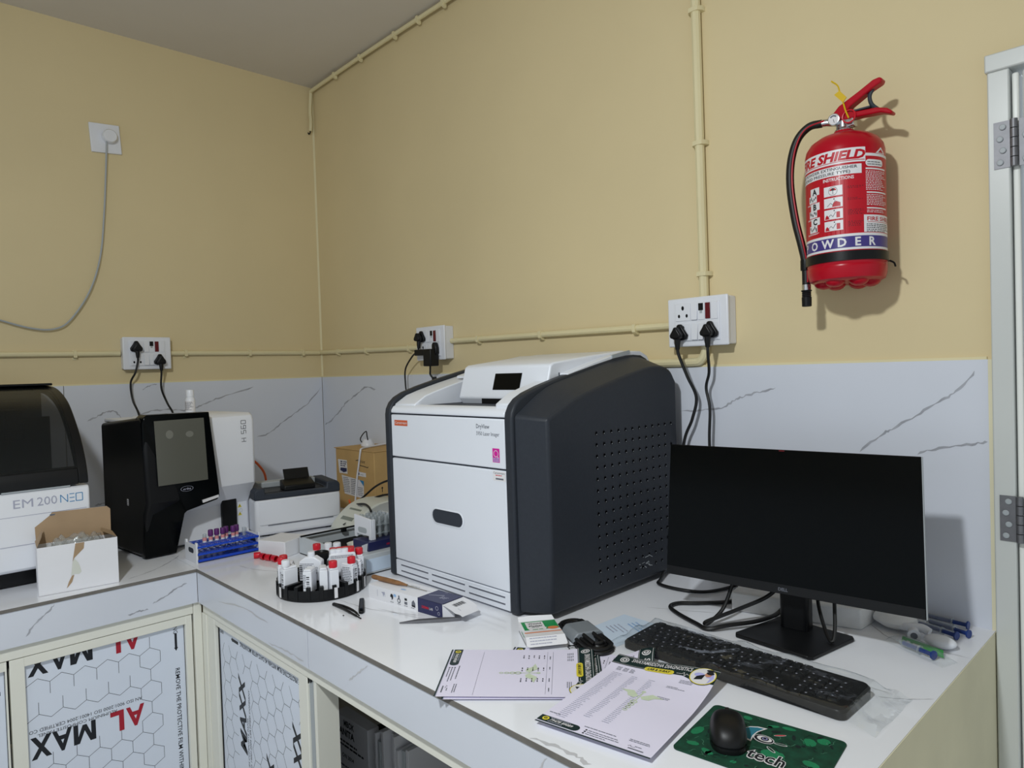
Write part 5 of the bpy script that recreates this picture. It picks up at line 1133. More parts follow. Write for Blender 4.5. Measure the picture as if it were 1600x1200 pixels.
def wide_bottle(ang, r, label, caps, w, h):
    a = math.radians(ang)
    t = thing('reagent_bottle', label, 'bottle', (CC[0] + r * math.cos(a), CC[1] + r * math.sin(a), CT + 0.0385), a + PI / 2 + 0.25 if caps == 1 else 1.085, 'white bottles in the carousel')
    b = MB(False); b.prism([(-w / 2, 0), (w / 2, 0), (w / 2, h * 0.72), (w * 0.2, h * 0.88), (-w * 0.2, h * 0.88), (-w / 2, h * 0.72)] if caps == 1 else [(-w / 2, 0), (w / 2, 0), (w / 2, h * 0.86), (w / 2 - 0.006, h * 0.92), (-w / 2 + 0.006, h * 0.92), (-w / 2, h * 0.86)], -0.012, 0.014, 'y'); bo = b.build('bottle_body', M['white'], t, bev=0.003)
    for i in range(caps):
        x = 0 if caps == 1 else -w / 2 + 0.012 + i * (w - 0.024) / (caps - 1)
        b = MB(False); b.lathe([(0, h * 0.86), (0.0095, h * 0.86), (0.0095, h * 0.86 + 0.012), (0.0085, h * 0.86 + 0.014), (0, h * 0.86 + 0.014)], (x, 0.0, 0), 16); b.build('cap', M['white'] if caps == 1 or i < 3 else M['redcap'], t)
        if caps > 1:
            b = MB(False); b.lathe([(0, h * 0.90), (0.010, h * 0.90), (0.010, h * 0.90 + 0.011), (0, h * 0.90 + 0.012)], (x, 0.016, 0), 16); b.build('cap', M['redcap'], t)
    p = Print(); p.dashes(-w / 2 + 0.004, h * 0.80 if caps > 1 else h * 0.62, w / 2 - 0.006, 8 if caps == 1 else 2, 0.0042, 0.0016, M['inkgrey'], 1, seed=int(w * 1e4))
    if caps == 1:
        for i in range(8): p.rect(-w / 2 + 0.002, 0.006 + 0.005 * i, -w / 2 + 0.010, 0.0085 + 0.005 * i, M['ink'], 2)
        p.circ(w * 0.25, h * 0.30, 0.003, M['ink'], 2, 10); p.ring(w * 0.30, h * 0.48, 0.002, 0.003, M['ink'], 2, 10)
    p.build('label', lambda u, v, hh: (u, -0.0122 - hh, v), bo, world=False)
wide_bottle(-62, 0.045, 'wide white bottle with a printed label in the middle left of the carousel', 1, 0.062, 0.074)
wide_bottle(40, 0.062, 'broad white multi-neck bottle on the right of the carousel with red caps behind', 4, 0.072, 0.070)

# ================================================================== SMALL TOOLS ON THE COUNTER
t = thing('tweezers', 'black open tweezers lying in front of the carousel', 'tweezers', (1.73, -0.89, CT))
for k, pts in enumerate(([(1.653, -0.889, 0.8045), (1.70, -0.8835, 0.806), (1.745, -0.884, 0.805), (1.776, -0.889, 0.8025)], [(1.653, -0.891, 0.8035), (1.70, -0.893, 0.806), (1.75, -0.896, 0.805), (1.796, -0.8965, 0.8022)])):
    b = MB(); b.tube([Vector(q) for q in pts], [0.0035] * 6 + [0.0032] * 6 + [0.0026] * 4 + [0.0016] * 3, 8, smooth=6); b.build('arm', M['black'], t)
b = MB(); b.lathe([(0, 0.8006), (0.004, 0.8006), (0.004, 0.8068), (0, 0.8068)], (1.655, -0.890, 0), 10); b.build('joint', M['black'], t)
t = thing('nail_clipper', 'small black clipper lying just right of the tweezers', 'clipper', (1.72, -0.85, CT))
b = MB(); b.x = Matrix.Translation((1.722, -0.849, 0)) @ Matrix.Rotation(math.atan2(-0.060, 0.096), 4, 'Z'); b.prism([(-0.054, -0.004), (-0.050, -0.006), (0.030, -0.0075), (0.046, -0.007), (0.052, -0.003), (0.052, 0.003), (0.046, 0.007), (0.030, 0.0075), (-0.050, 0.006), (-0.054, 0.004)], CT + 0.0005, CT + 0.0075, 'z'); b.build('lower_lever', M['black'], t, bev=0.0015)
b = MB(); b.x = Matrix.Translation((1.722, -0.849, 0)) @ Matrix.Rotation(math.atan2(-0.060, 0.096), 4, 'Z'); b.prism([(-0.050, 0.0075), (0.040, 0.008), (0.044, 0.0145), (-0.046, 0.0095)], -0.004, 0.004, 'y'); b.x = b.x @ Matrix.Identity(4); o = b.build('upper_lever', M['gap'], t, bev=0.001); o.location.z = CT - CT
o.data.transform(Matrix.Translation((0, 0, CT)))
t = MB(); t.blob((1.742, -0.913, 0.8012), 0.0022, 0.002, 0.0012, 8, 5); tag(t.build('bead', M['black'], None), 'tiny black bead on the counter in front of the tweezers', 'bead')

t = thing('forceps', 'plain steel forceps lying in front of the white and navy carton', 'forceps', (1.94, -0.795, CT))
fa = math.atan2(0.111, 0.095)
for s in (-1, 1):
    b = MB(); b.x = Matrix.Translation((1.9405, -0.7955, CT)) @ Matrix.Rotation(fa, 4, 'Z')
    b.add([(-0.073, s * 0.0008, 0.0008), (-0.03, s * 0.006, 0.001), (0.03, s * 0.0065, 0.001), (0.073, s * 0.0012, 0.001), (-0.073, s * 0.0008, 0.0035), (-0.03, s * 0.006, 0.0075), (0.03, s * 0.0065, 0.0085), (0.073, s * 0.0012, 0.009),
           (-0.073, s * 0.0002, 0.0008), (-0.03, s * 0.0045, 0.001), (0.03, s * 0.005, 0.001), (0.073, s * 0.0002, 0.001), (-0.073, s * 0.0002, 0.0035), (-0.03, s * 0.0045, 0.0075), (0.03, s * 0.005, 0.0085), (0.073, s * 0.0002, 0.009)],
          [(0, 1, 5, 4), (1, 2, 6, 5), (2, 3, 7, 6), (8, 9, 13, 12), (9, 10, 14, 13), (10, 11, 15, 14), (4, 5, 13, 12), (5, 6, 14, 13), (6, 7, 15, 14), (0, 1, 9, 8), (1, 2, 10, 9), (2, 3, 11, 10), (3, 7, 15, 11), (0, 4, 12, 8)])
    b.build('arm', M['brushed'], t)

dc = thing('printed_carton', 'long white carton with a navy end and open flap in front of the film imager', 'carton', (1.666, -0.792, CT), math.atan2(0.030, 0.278))
L_, DD, HH = 0.280, 0.072, 0.0355
b = MB(False); b.box(0, 0.193, 0, DD, 0, HH, 0); b.box(0.193, L_, 0, DD, 0, 0.0008, 1); b.box(0.193, L_, 0, 0.0008, 0, HH, 1); b.box(0.193, L_, DD - 0.0008, DD, 0, HH, 1); b.box(0.193, L_, 0, DD, HH - 0.0008, HH, 1)
db = b.build('carton_body', [M['paperwhite'], M['navy']], dc)
b = MB(False); b.box(0.1935, 0.196, 0.001, DD - 0.001, 0.001, HH - 0.001); b.build('inner_lining', M['greyplas'], dc)
def flap(u, v):
    y = 0.000 + v * (DD + 0.002) - (0.006 * u); x = L_ + u * 0.066; z = HH - 0.002 - 0.004 * u - 0.012 * u * u
    if u > 0.85: y = 0.004 + (DD - 0.006) * (0.06 + 0.88 * v) - 0.006
    return (x, y, z)
b = MB(False); b.grid(flap, 8, 6); fo = b.build('end_flap', M['paperwhite'], dc)
b = MB(False); b.add([(L_, DD - 0.001, 0.002), (L_, DD - 0.001, HH - 0.001), (L_ + 0.03, DD - 0.012, HH - 0.008), (L_ + 0.03, DD - 0.010, 0.006)], [(0, 1, 2, 3)]); b.add([(L_, 0.001, 0.001), (L_, 0.001, HH - 0.001), (L_ + 0.022, 0.020, HH - 0.010), (L_ + 0.022, 0.020, 0.002)], [(0, 1, 2, 3)]); b.build('dust_flap', M['paperwhite'], dc)
p = Print()
for i in range(14): p.rect(0.016 + 0.0012 * (i % 2), 0.018 + i * 0.0026, 0.030 + 0.0012 * (i % 2), 0.018 + i * 0.0026 + 0.0009 + 0.0006 * (i % 3), M['ink'], 1)
for i in range(4): p.dashes(0.040 + i * 0.005, 0.016, 0.0432 + i * 0.005, 1, 0.1, 0.002, M['inkfaint'], 1, seed=i)
p.build('barcode_label', lambda u, v, h: (L_ + 0.066 * (u / 0.066) * 0.95 , v, HH - 0.002 - 0.004 * (u / 0.066) - 0.012 * (u / 0.066) ** 2 + 0.0006 + h), fo, world=False)
fp_ = lambda u, v, h: (u, -0.0002 - h, v)
p = Print(); p.text('DERMA', 0.208, 0.013, 0.0062, M['redcap'], 1, width=0.026, bold=0.015); p.text('LAB', 0.2355, 0.013, 0.0062, M['labelwhite'], 1, width=0.012); p.ring(0.262, 0.022, 0.004, 0.0052, M['inkfaint'], 1, 12); p.ring(0.268, 0.010, 0.003, 0.0042, M['inkfaint'], 1, 12); p.build('lettering', fp_, db, world=False)
p = Print()
p.rect(0.036, 0.010, 0.0372, 0.027, M['inkfaint'], 1); p.poly([(0.052, 0.024), (0.066, 0.026), (0.068, 0.012), (0.064, 0.020), (0.060, 0.012), (0.058, 0.020)], M['inkfaint'], 1)
p.circ(0.094, 0.019, 0.0058, M['ink'], 1, 14, ry=0.0075); p.circ(0.090, 0.014, 0.004, M['paperwhite'], 2, 10); p.circ(0.106, 0.024, 0.006, M['skyblue'], 1, 12, ry=0.004)
p.circ(0.122, 0.014, 0.0065, M['inkgrey'], 1, 14); p.circ(0.122, 0.014, 0.0035, M['paperwhite'], 2, 10); p.rect(0.1195, 0.019, 0.1245, 0.027, M['inkgrey'], 1)
p.rect(0.144, 0.019, 0.153, 0.025, M['ink'], 1); p.rect(0.143, 0.009, 0.154, 0.016, M['inkgrey'], 1); p.poly([(0.170, 0.010), (0.184, 0.008), (0.184, 0.018), (0.178, 0.026), (0.171, 0.020)], M['inkgrey'], 1); p.poly([(0.171, 0.009), (0.184, 0.008), (0.183, 0.013), (0.172, 0.013)], M['ink'], 2)
for x in (0.088, 0.116, 0.142, 0.168): p.dashes(x, 0.0045, x + 0.015, 1, 1, 0.0015, M['inkgrey'], 1)
p.build('pictogram', fp_, db, world=False)
p = Print(); p.rect(0.105, 0.050, 0.190, 0.0508, M['inkgrey'], 1); p.text('DERMALAB', 0.107, 0.0535, 0.004, M['inkgrey'], 1, width=0.034); p.poly([(0.202, 0.030), (0.238, 0.050), (0.241, 0.047), (0.204, 0.028)], M['inkfaint'], 1); p.dashes(0.240, 0.038, 0.264, 3, 0.005, 0.0028, M['inkfaint'], 1, seed=2, fill=0.8); p.rect(0.225, 0.064, 0.234, 0.0656, M['inkfaint'], 1)
p.circ(0.115, 0.022, 0.010, M['skyblue'], 1, 12, ry=0.004); p.build('top_print', lambda u, v, h: (u, v, HH + 0.0002 + h), db, world=False)
t = thing('dissecting_needle', 'wooden-handled dissecting needle resting on the white and navy carton', 'needle', (1.71, -0.755, CT + HH))
b = MB(); zz = CT + HH + 0.0068
b.tube([(1.638, -0.7625, zz + 0.001), (1.652, -0.760, zz + 0.001), (1.69, -0.754, zz), (1.74, -0.7465, zz), (1.763, -0.743, zz - 0.0005), (1.772, -0.7415, zz - 0.001)], [0.0035, 0.0055, 0.0062, 0.0066, 0.0066, 0.0062, 0.0064, 0.0066, 0.0068, 0.0066, 0.0066, 0.0062, 0.006, 0.005, 0.0045, 0.004, 0.0035, 0.003, 0.003], 12, smooth=4); b.build('handle', M['wood'], t)
b = MB(); b.tube([(1.770, -0.742, zz - 0.001), (1.80, -0.737, zz - 0.003), (1.842, -0.7305, zz - 0.0045)], [0.0018, 0.0016, 0.0012, 0.0008], 8, smooth=2); b.build('needle', M['chrome'], t)

wp = thing('plaster_carton', 'small green and white wound plaster box beside the film imager foot', 'carton', (2.222, -0.752, CT + 0.001), math.atan2(0.832, 0.555))
b = MB(False); b.box(0, 0.083, 0, 0.090, 0, 0.0235); pb_ = b.build('carton_body', M['paperwhite'], wp, bev=0.0006)
b = MB(False)
b.add([(-0.001, -0.0005, 0.0236), (0.084, -0.0005, 0.0236), (0.086, -0.019, 0.0115), (0.083, -0.0215, 0.0095), (0.003, -0.0225, 0.0095), (-0.002, -0.019, 0.0115)], [(0, 1, 2, 3, 4, 5)]); b.build('front_flap', M['paperwhite'], wp)
b = MB(False); b.add([(0.0, 0.090, 0.0235), (0.083, 0.090, 0.0235), (0.079, 0.0985, 0.031), (0.03, 0.1005, 0.0325), (0.0, 0.099, 0.0315)], [(0, 1, 2, 3, 4)]); b.build('rear_flap', M['paperwhite'], wp)
p = Print(); p.rect(0.004, 0.036, 0.082, 0.086, M['green'], 1); p.rect(0.0, 0.0, 0.083, 0.030, M['labelwhite'], 1); p.rect(0.001, 0.018, 0.082, 0.023, M['orangestripe'], 2)
p.rect(0.012, 0.046, 0.052, 0.081, M['labelwhite'], 2); p.poly([(0.017, 0.030), (0.050, 0.030), (0.055, 0.046), (0.012, 0.046)], M['labelwhite'], 2)
p.text('Wound', 0.0175, 0.067, 0.0085, M['ink'], 3, width=0.030, bold=0.02); p.text('Plaster', 0.0175, 0.053, 0.0085, M['ink'], 3, width=0.031, bold=0.02); p.dashes(0.022, 0.048, 0.045, 1, 1, 0.002, M['inkgrey'], 3); p.dashes(0.022, 0.035, 0.045, 1, 1, 0.003, M['green'], 3)
p.circ(0.068, 0.040, 0.0125, M['orangestripe'], 3, 18, ry=0.0078); p.build('carton_print', lambda u, v, h: (u, v, 0.0236 + h), pb_, world=False)
p = Print(); p.dashes(0.006, 0.0215 - 0.008, 0.07, 3, 0.006, 0.0016, M['inkfaint'], 1, seed=6); p.build('carton_print', lambda u, v, h: (u, -0.019 + v, 0.0115 + 0.0121 * v / 0.0185 + 0.0006 + h), pb_, world=False)
p = Print(); p.rect(0.004, 0.004, 0.086, 0.0065, M['inkgrey'], 1); p.dashes(0.02, 0.014, 0.07, 1, 1, 0.003, M['green'], 1); p.build('carton_print', lambda u, v, h: (-0.0003 - h, u, v), pb_, world=False)

# coiled black power lead with a grey wrap
co = thing('power_lead', 'coiled black power lead with a grey wrap beside the plaster box', 'cable', (2.285, -0.632, CT), math.atan2(-0.075, 0.165))
for k in range(7):
    lay = k // 3; b = MB(False); rr = 0.0155 + 0.0078 * (k % 3) - 0.002 * lay; z = 0.0048 + 0.0072 * lay; hl = 0.060 + 0.003 * ((k * 5) % 3) - 0.002 * lay
    ox, oy = 0.004 * math.sin(k * 2.3), 0.002 * math.cos(k * 1.7)
    pts = [(hl + ox + rr * math.cos(a), oy + rr * math.sin(a), z + 0.001 * math.sin(a * 2 + k)) for a in [-PI / 2 + PI * i / 6 for i in range(7)]] + [(-hl + ox + rr * math.cos(a), oy + rr * math.sin(a), z + 0.001 * math.cos(a + k)) for a in [PI / 2 + PI * i / 6 for i in range(7)]]
    b.tube(pts, 0.0041, 8, closed=True, smooth=2); b.build('coil_loop', M['blackrub'], co)
b = MB(False); b.prism([(-0.0365, 0.0005), (0.0365, 0.0005), (0.038, 0.008), (0.034, 0.017), (0.026, 0.0245), (-0.026, 0.0245), (-0.034, 0.017), (-0.038, 0.008)], -0.048, 0.018, 'x'); b.build('grey_wrap', M['greywrap'], co, bev=0.003)
t = MB(); t.tube([(2.284, -0.690, 0.806), (2.298, -0.686, 0.8065), (2.306, -0.679, 0.807), (2.300, -0.673, 0.807), (2.298, -0.684, 0.808), (2.310, -0.692, 0.807), (2.330, -0.700, 0.8065)], 0.0011, 6); t.tube([(2.298, -0.684, 0.8075), (2.292, -0.698, 0.807), (2.300, -0.702, 0.8065)], 0.0011, 6); tag(t.build('wire_tie', M['black'], None), 'thin twisted black wire tie lying on the report sheets', 'tie')

# ================================================================== SHEETS
def sheet(name, label, O, ang, z, fn_lift, pr, group='printed report sheets'):
    """A4 letterhead; u along its width, v up the page"""
    U = Vector((math.cos(ang), math.sin(ang), 0)); V = Vector((-math.sin(ang), math.cos(ang), 0)); O = Vector((O[0], O[1], 0))
    def f(u, v, h): q = O + U * u + V * v; return (q.x, q.y, z + fn_lift(u, v) + h)
    b = MB(); b.grid(lambda a, c: f(a * 0.21, c * 0.297, 0), 24, 34); o = b.build(name, M['paper'], None)
    tag(o, label, 'paper', group)
    ff = lambda u, v, h: f(u, v, 0.00045 * min(h / 0.00045, 3) + 0.00011 * max(h / 0.00045 - 3, 0))
    pp = pr.build('print', ff, o, step=0.00045, cuts=[0.21 * i / 24 for i in range(1, 24)], vcuts=[0.297 * i / 34 for i in range(1, 34)])
    return o
def letterhead(phone=True, body=1):
    p = Print(); g = M['darkgreen']
    p.rect(0, 0.2645, 0.21, 0.297, g, 1); p.poly([(0.148, 0.2645), (0.158, 0.2605), (0.170, 0.256), (0.21, 0.256), (0.21, 0.2645)], g, 1); p.rect(0.0, 0.2930, 0.21, 0.2938, M['labelwhite'], 2); p.rect(0.0, 0.2662, 0.10, 0.2668, M['labelwhite'], 2)
    p.ring(0.021, 0.2805, 0.0072, 0.0092, M['labelwhite'], 2, 20); p.ring(0.021, 0.2805, 0.0026, 0.0054, M['labelwhite'], 2, 16)
    p.text('SWAYAMSIDDHA DIAGNOSTICS', 0.0365, 0.2785, 0.0108, M['labelwhite'], 3, bold=0.018, width=0.124)
    p.pill(0.070, 0.2610, 0.130, 0.2740, M['yellow'], 2); p.text('LAB & X-RAY', 0.100, 0.2645, 0.0062, M['ink'], 3, bold=0.02, width=0.046, align='c', shear=0.2)
    p.path([(0.135, 0.268), (0.146, 0.268), (0.149, 0.273), (0.152, 0.262), (0.155, 0.270), (0.158, 0.267), (0.17, 0.266)], 0.0009, M['labelwhite'], 3)
    p.circ(0.1848, 0.2715, 0.0250, g, 3, 28); p.circ(0.1848, 0.2715, 0.0242, M['yellow'], 4, 28); p.circ(0.1848, 0.2715, 0.0226, M['labelwhite'], 5, 28)
    # a technician bent over a microscope
    p.circ(0.178, 0.2735, 0.010, M['lav'], 6, 12, ry=0.006); p.poly([(0.188, 0.2505), (0.200, 0.256), (0.206, 0.270), (0.201, 0.284), (0.193, 0.274)], M['lav'], 6); p.poly([(0.182, 0.250), (0.197, 0.251), (0.200, 0.268), (0.190, 0.268)], M['labelwhite'], 7)
    p.circ(0.1935, 0.2765, 0.0062, M['skin'], 7, 12); p.circ(0.1955, 0.2815, 0.0072, M['ink'], 8, 12, ry=0.0048); p.poly([(0.172, 0.258), (0.186, 0.262), (0.188, 0.276), (0.180, 0.272), (0.174, 0.268)], M['ink'], 8); p.circ(0.194, 0.2885, 0.008, M['ink'], 8, 12, ry=0.0036)
    # patient block and body print
    for x in (0.020, 0.034, 0.048): p.dashes(x, 0.2545, x + 0.010, 4, 0.0034, 0.0015, M['inkgrey'], 1, seed=int(x * 1e3) + body)
    p.dashes(0.150, 0.250, 0.185, 3, 0.0036, 0.0014, M['inkgrey'], 1, seed=9 + body)
    if body == 1:
        for k, (x, n) in enumerate(((0.020, 34), (0.060, 30), (0.095, 30))): p.dashes(x, 0.232, x + (0.020 if k == 0 else 0.014), n, 0.0060, 0.0016, M['inkfaint'], 1, seed=k + 20)
        p.dashes(0.135, 0.225, 0.17, 2, 0.004, 0.0014, M['inkgrey'], 1, seed=31); p.dashes(0.135, 0.185, 0.165, 2, 0.004, 0.0014, M['inkgrey'], 1, seed=32)
        p.dashes(0.005, 0.038, 0.03, 1, 1, 0.002, M['inkgrey'], 1, seed=33)
        wx, wy, s = 0.108, 0.150, 1.0
    else:
        p.rect(0.012, 0.2145, 0.200, 0.2150, M['inkgrey'], 1); p.rect(0.012, 0.2030, 0.200, 0.2034, M['inkgrey'], 1)
        for x in (0.035, 0.085, 0.135, 0.175): p.dashes(x, 0.208, x + 0.014, 1, 1, 0.002, M['inkgrey'], 1, seed=int(x * 1e3))
        for i in range(5):
            for x in (0.030, 0.088, 0.135): p.dashes(x, 0.196 - i * 0.0105, x + 0.016, 1, 1, 0.0021, M['ink'], 1, seed=i * 7 + int(x * 99), fill=0.6)
        p.rect(0.012, 0.0705, 0.205, 0.0709, M['inkgrey'], 1)
        wx, wy, s = 0.112, 0.150, 0.95
    # staff with two wings as a pale watermark
    p.poly([(wx - 0.0015, wy + 0.035), (wx + 0.0015, wy + 0.035), (wx, wy - 0.045)], M['wm'], 1)
    for sgn in (-1, 1):
        p.poly([(wx + sgn * 0.002, wy + 0.020), (wx + sgn * 0.018, wy + 0.036), (wx + sgn * 0.042, wy + 0.030), (wx + sgn * 0.026, wy + 0.024), (wx + sgn * 0.020, wy + 0.014), (wx + sgn * 0.008, wy + 0.012)], M['wm'], 1)
    for i in range(4): p.ring(wx, wy - 0.002 - 0.011 * i, 0.004 - 0.0005 * i, 0.0065 - 0.0008 * i, M['wm'], 1, 14)
    p.circ(wx, wy + 0.038, 0.004, M['wm'], 1, 10)
    # footer
    p.pill(0.0, 0.0062, 0.078, 0.0245, M['darkgreen'], 1, left=False); p.circ(0.0125, 0.0155, 0.0062, M['yellow'], 2, 16); p.ring(0.0125, 0.0155, 0.0016, 0.0030, M['ink'], 3, 12)
    p.text('79478 89089', 0.0215, 0.0122, 0.0062, M['labelwhite'], 2, bold=0.02, width=0.044, shear=0.2); p.dashes(0.020, 0.0205, 0.066, 1, 1, 0.0014, M['inkfaint'], 2, seed=50); p.dashes(0.020, 0.0085, 0.06, 1, 1, 0.0014, M['inkfaint'], 2, seed=51)
    p.rect(0.0, 0.0, 0.21, 0.0030, M['darkgreen'], 1); p.rect(0.0, 0.0030, 0.21, 0.0040, M['inkfaint'], 1)
    p.dashes(0.080, 0.0280, 0.138, 1, 1, 0.0018, M['inkgrey'], 1, seed=52)
    for i in range(3): p.circ(0.0885, 0.0205 - i * 0.0055, 0.0019, M['ink'], 1, 10); p.dashes(0.0925, 0.0197 - i * 0.0055, 0.150, 1, 1, 0.0016, M['inkgrey'], 1, seed=53 + i)
    p.rect(0.168, 0.0095, 0.194, 0.0120, M['inkgrey'], 1); p.path([(0.165, 0.016), (0.169, 0.019), (0.171, 0.0155), (0.178, 0.0165)], 0.0006, M['ink'], 1); p.dashes(0.160, 0.034, 0.198, 2, 0.004, 0.0016, M['inkgrey'], 1, seed=60)
    p.dashes(0.176, 0.0185, 0.19, 1, 1, 0.0015, M['inkgrey'], 1, seed=61)
    return p
zero = lambda u, v: 0.0
def ss(a, b_, x):
    q = max(0.0, min(1.0, (x - a) / (b_ - a)))
    return q * q * (3 - 2 * q)
sheet('report_sheet', 'printed report sheet under the plaster box, its header end up on the keyboard', (2.198, -0.764), math.atan2(-0.86, 0.51), 0.8004, lambda u, v: 0.021 * ss(0.222, 0.290, v) * ss(0.06, 0.02, u), letterhead(body=2))
sheet('report_sheet', 'printed report sheet showing only its header edge beneath the left sheet', (2.131, -0.868), math.atan2(-0.735, 0.680), 0.8032, lambda u, v: 0.0, letterhead(body=2))
sheet('report_sheet', 'left printed report sheet, turned sideways and overhanging the counter edge', (2.119, -0.872), math.atan2(-0.745, 0.667), 0.8060, lambda u, v: 0.008 * ss(0.24, 0.310, v) * ss(0.16, 0.0, u), letterhead(body=2))
sheet('report_sheet', 'front printed report sheet, upright to the viewer, beside the mouse pad', (2.458, -0.968), math.radians(9.3), 0.8088, lambda u, v: 0.014 * ss(0.15, 0.310, v) * ss(0.03, 0.21, u) + 0.009 * ss(0.225, 0.315, v), letterhead(body=1))
b = MB(); b.add([(2.247, -0.566, CT + 0.0006), (2.358, -0.618, CT + 0.0006), (2.372, -0.50, CT + 0.0012), (2.360, -0.458, CT + 0.0012), (2.252, -0.452, CT + 0.0006)], [(0, 1, 2, 3, 4)]); bs = b.build('leaflet', M['paperblue'], None); tag(bs, 'pale bluish leaflet lying between the film imager and the keyboard', 'paper')
p = Print(); p.dashes(-0.02, 0.04, 0.035, 3, 0.012, 0.004, M['skyblue'], 1, seed=3); p.dashes(-0.03, -0.01, 0.02, 4, 0.012, 0.003, M['inkfaint'], 1, seed=5); p.build('print', lambda u, v, h: (2.31 + 0.87 * u + 0.3 * v, -0.52 - 0.4 * u + 0.8 * v, CT + 0.0014 + h), bs)

# ================================================================== KEYBOARD IN ITS BAG, MOUSE PAD, MOUSE
KX, KY, KW, KD = 2.598, -0.553, 0.456, 0.126
kb = thing('keyboard', 'black full-size keyboard still inside its clear plastic bag', 'keyboard', (KX, KY, CT), -0.012)
b = MB(False)
r_ = 0.014
def rr_pts(w, d, r, k=5):
    out = []
    for cx, cy, a0 in ((w / 2 - r, d / 2 - r, 0), (-w / 2 + r, d / 2 - r, PI / 2), (-w / 2 + r, -d / 2 + r, PI), (w / 2 - r, -d / 2 + r, 1.5 * PI)):
        out += [(cx + r * math.cos(a0 + PI / 2 * i / k), cy + r * math.sin(a0 + PI / 2 * i / k)) for i in range(k + 1)]
    return out
P_ = rr_pts(KW, KD, r_); n = len(P_)
zt = lambda y: 0.0165 + 0.006 * (y + KD / 2) / KD
vs = [(x, y, 0.002) for x, y in P_] + [(x, y, zt(y) - 0.004) for x, y in P_] + [(x * 0.985, y * 0.965, zt(y)) for x, y in P_]
b.add(vs, [tuple(range(n - 1, -1, -1)), tuple(range(2 * n, 3 * n))] + [(i, (i + 1) % n, n + (i + 1) % n, n + i) for i in range(n)] + [(n + i, n + (i + 1) % n, 2 * n + (i + 1) % n, 2 * n + i) for i in range(n)])
b.build('case', M['black'], kb)
def key_mesh(w):
    m = MB(False); h = 0.0050; a, c = w / 2, 0.0085
    m.add([(-a, -c, 0), (a, -c, 0), (a, c, 0), (-a, c, 0), (-a + .0014, -c + .0012, h), (a - .0014, -c + .0012, h), (a - .0014, c - .0022, h), (-a + .0014, c - .0022, h)], [(4, 5, 6, 7), (0, 1, 5, 4), (1, 2, 6, 5), (2, 3, 7, 6), (3, 0, 4, 7)], 0)
    m.add([(-a + .0038, 0.001, h + .0002), (-a + .0070, 0.001, h + .0002), (-a + .0070, 0.0046, h + .0002), (-a + .0038, 0.0046, h + .0002)], [(0, 1, 2, 3)], 1)
    return m
kproto = {}
def key(x, y, w):
    kk = round(w, 4)
    if kk not in kproto:
        o = key_mesh(w).build('key', [M['keys'], M['inkfaint']], kb); kproto[kk] = o
    else:
        o = kproto[kk].copy(); COL.objects.link(o); o.parent = kb
    o.location = (x, y, zt(y) - 0.0008)
u_ = 0.0188
rowsK = [([1, None, 1, 1, 1, 1, .5, 1, 1, 1, 1, .5, 1, 1, 1, 1], 0.050), ([1] * 13 + [2], 0.027), ([1.5] + [1] * 12 + [1.5], 0.0085), ([1.75] + [1] * 11 + [2.25], -0.010), ([2.25] + [1] * 10 + [2.75], -0.0285), ([1.25, 1.25, 1.25, 6.25, 1.25, 1.25, 1.25, 1.25], -0.047)]
for ri, (ks, y) in enumerate(rowsK):
    x = -KW / 2 + 0.012
    for q in ks:
        if q is None: x += u_; continue
        if q == .5: x += .5 * u_; continue
        key(x + q * u_ / 2, y, q * u_ - 0.0016); x += q * u_
    x0 = -KW / 2 + 0.012 + 15.25 * u_
    if ri in (0, 1, 2):
        for i in range(3): key(x0 + (i + .5) * u_, y, u_ - 0.0016)
    if ri == 4: key(x0 + 1.5 * u_, y, u_ - 0.0016)
    if ri == 5:
        for i in range(3): key(x0 + (i + .5) * u_, y, u_ - 0.0016)
    if ri > 0:
        x1 = x0 + 3.25 * u_
        for i in range(4 if ri < 5 else 2): key(x1 + (i + .5) * u_, y, u_ - 0.0016)
R = random.Random(11); wr = [(R.uniform(0, 6), R.uniform(8, 26), R.uniform(-110, 110), R.uniform(.0006, .0014)) for _ in range(9)]
def bagf(a, c):
    x = -0.248 + a * 0.53; y = -0.080 + c * 0.172
    dx = max(abs(x) - KW / 2, 0); dy = max(abs(y) - KD / 2, 0); e = math.hypot(dx, dy)
    z = (zt(y) + 0.0066) * max(0, 1 - e / 0.030) ** 1.1 + 0.0022 if e > 0 else zt(y) + 0.0072
    z = max(z, 0.0022)
    wv = sum(s * math.sin(ph + fx * x + fy * y + 3 * math.sin(17 * x)) for ph, fx, fy, s in wr)
    z += max(wv, -0.0012) * (1.0 if e < 0.001 else 1.6) + (0.010 * math.sin(PI * min(dx / 0.05, 1)) * abs(math.sin(38 * y + 1)) if x > KW / 2 else 0)
    return (x, y + 0.003 * math.sin(30 * x), max(z, 0.0012))
bg = MB(False); bg.grid(bagf, 90, 34); bo = bg.build('plastic_bag', M['wrapfilm'], None, ang=60); bo.location = (KX, KY, CT); bo.rotation_euler = (0, 0, -0.012)
tag(bo, 'wrinkled clear plastic bag round the black keyboard', 'bag')

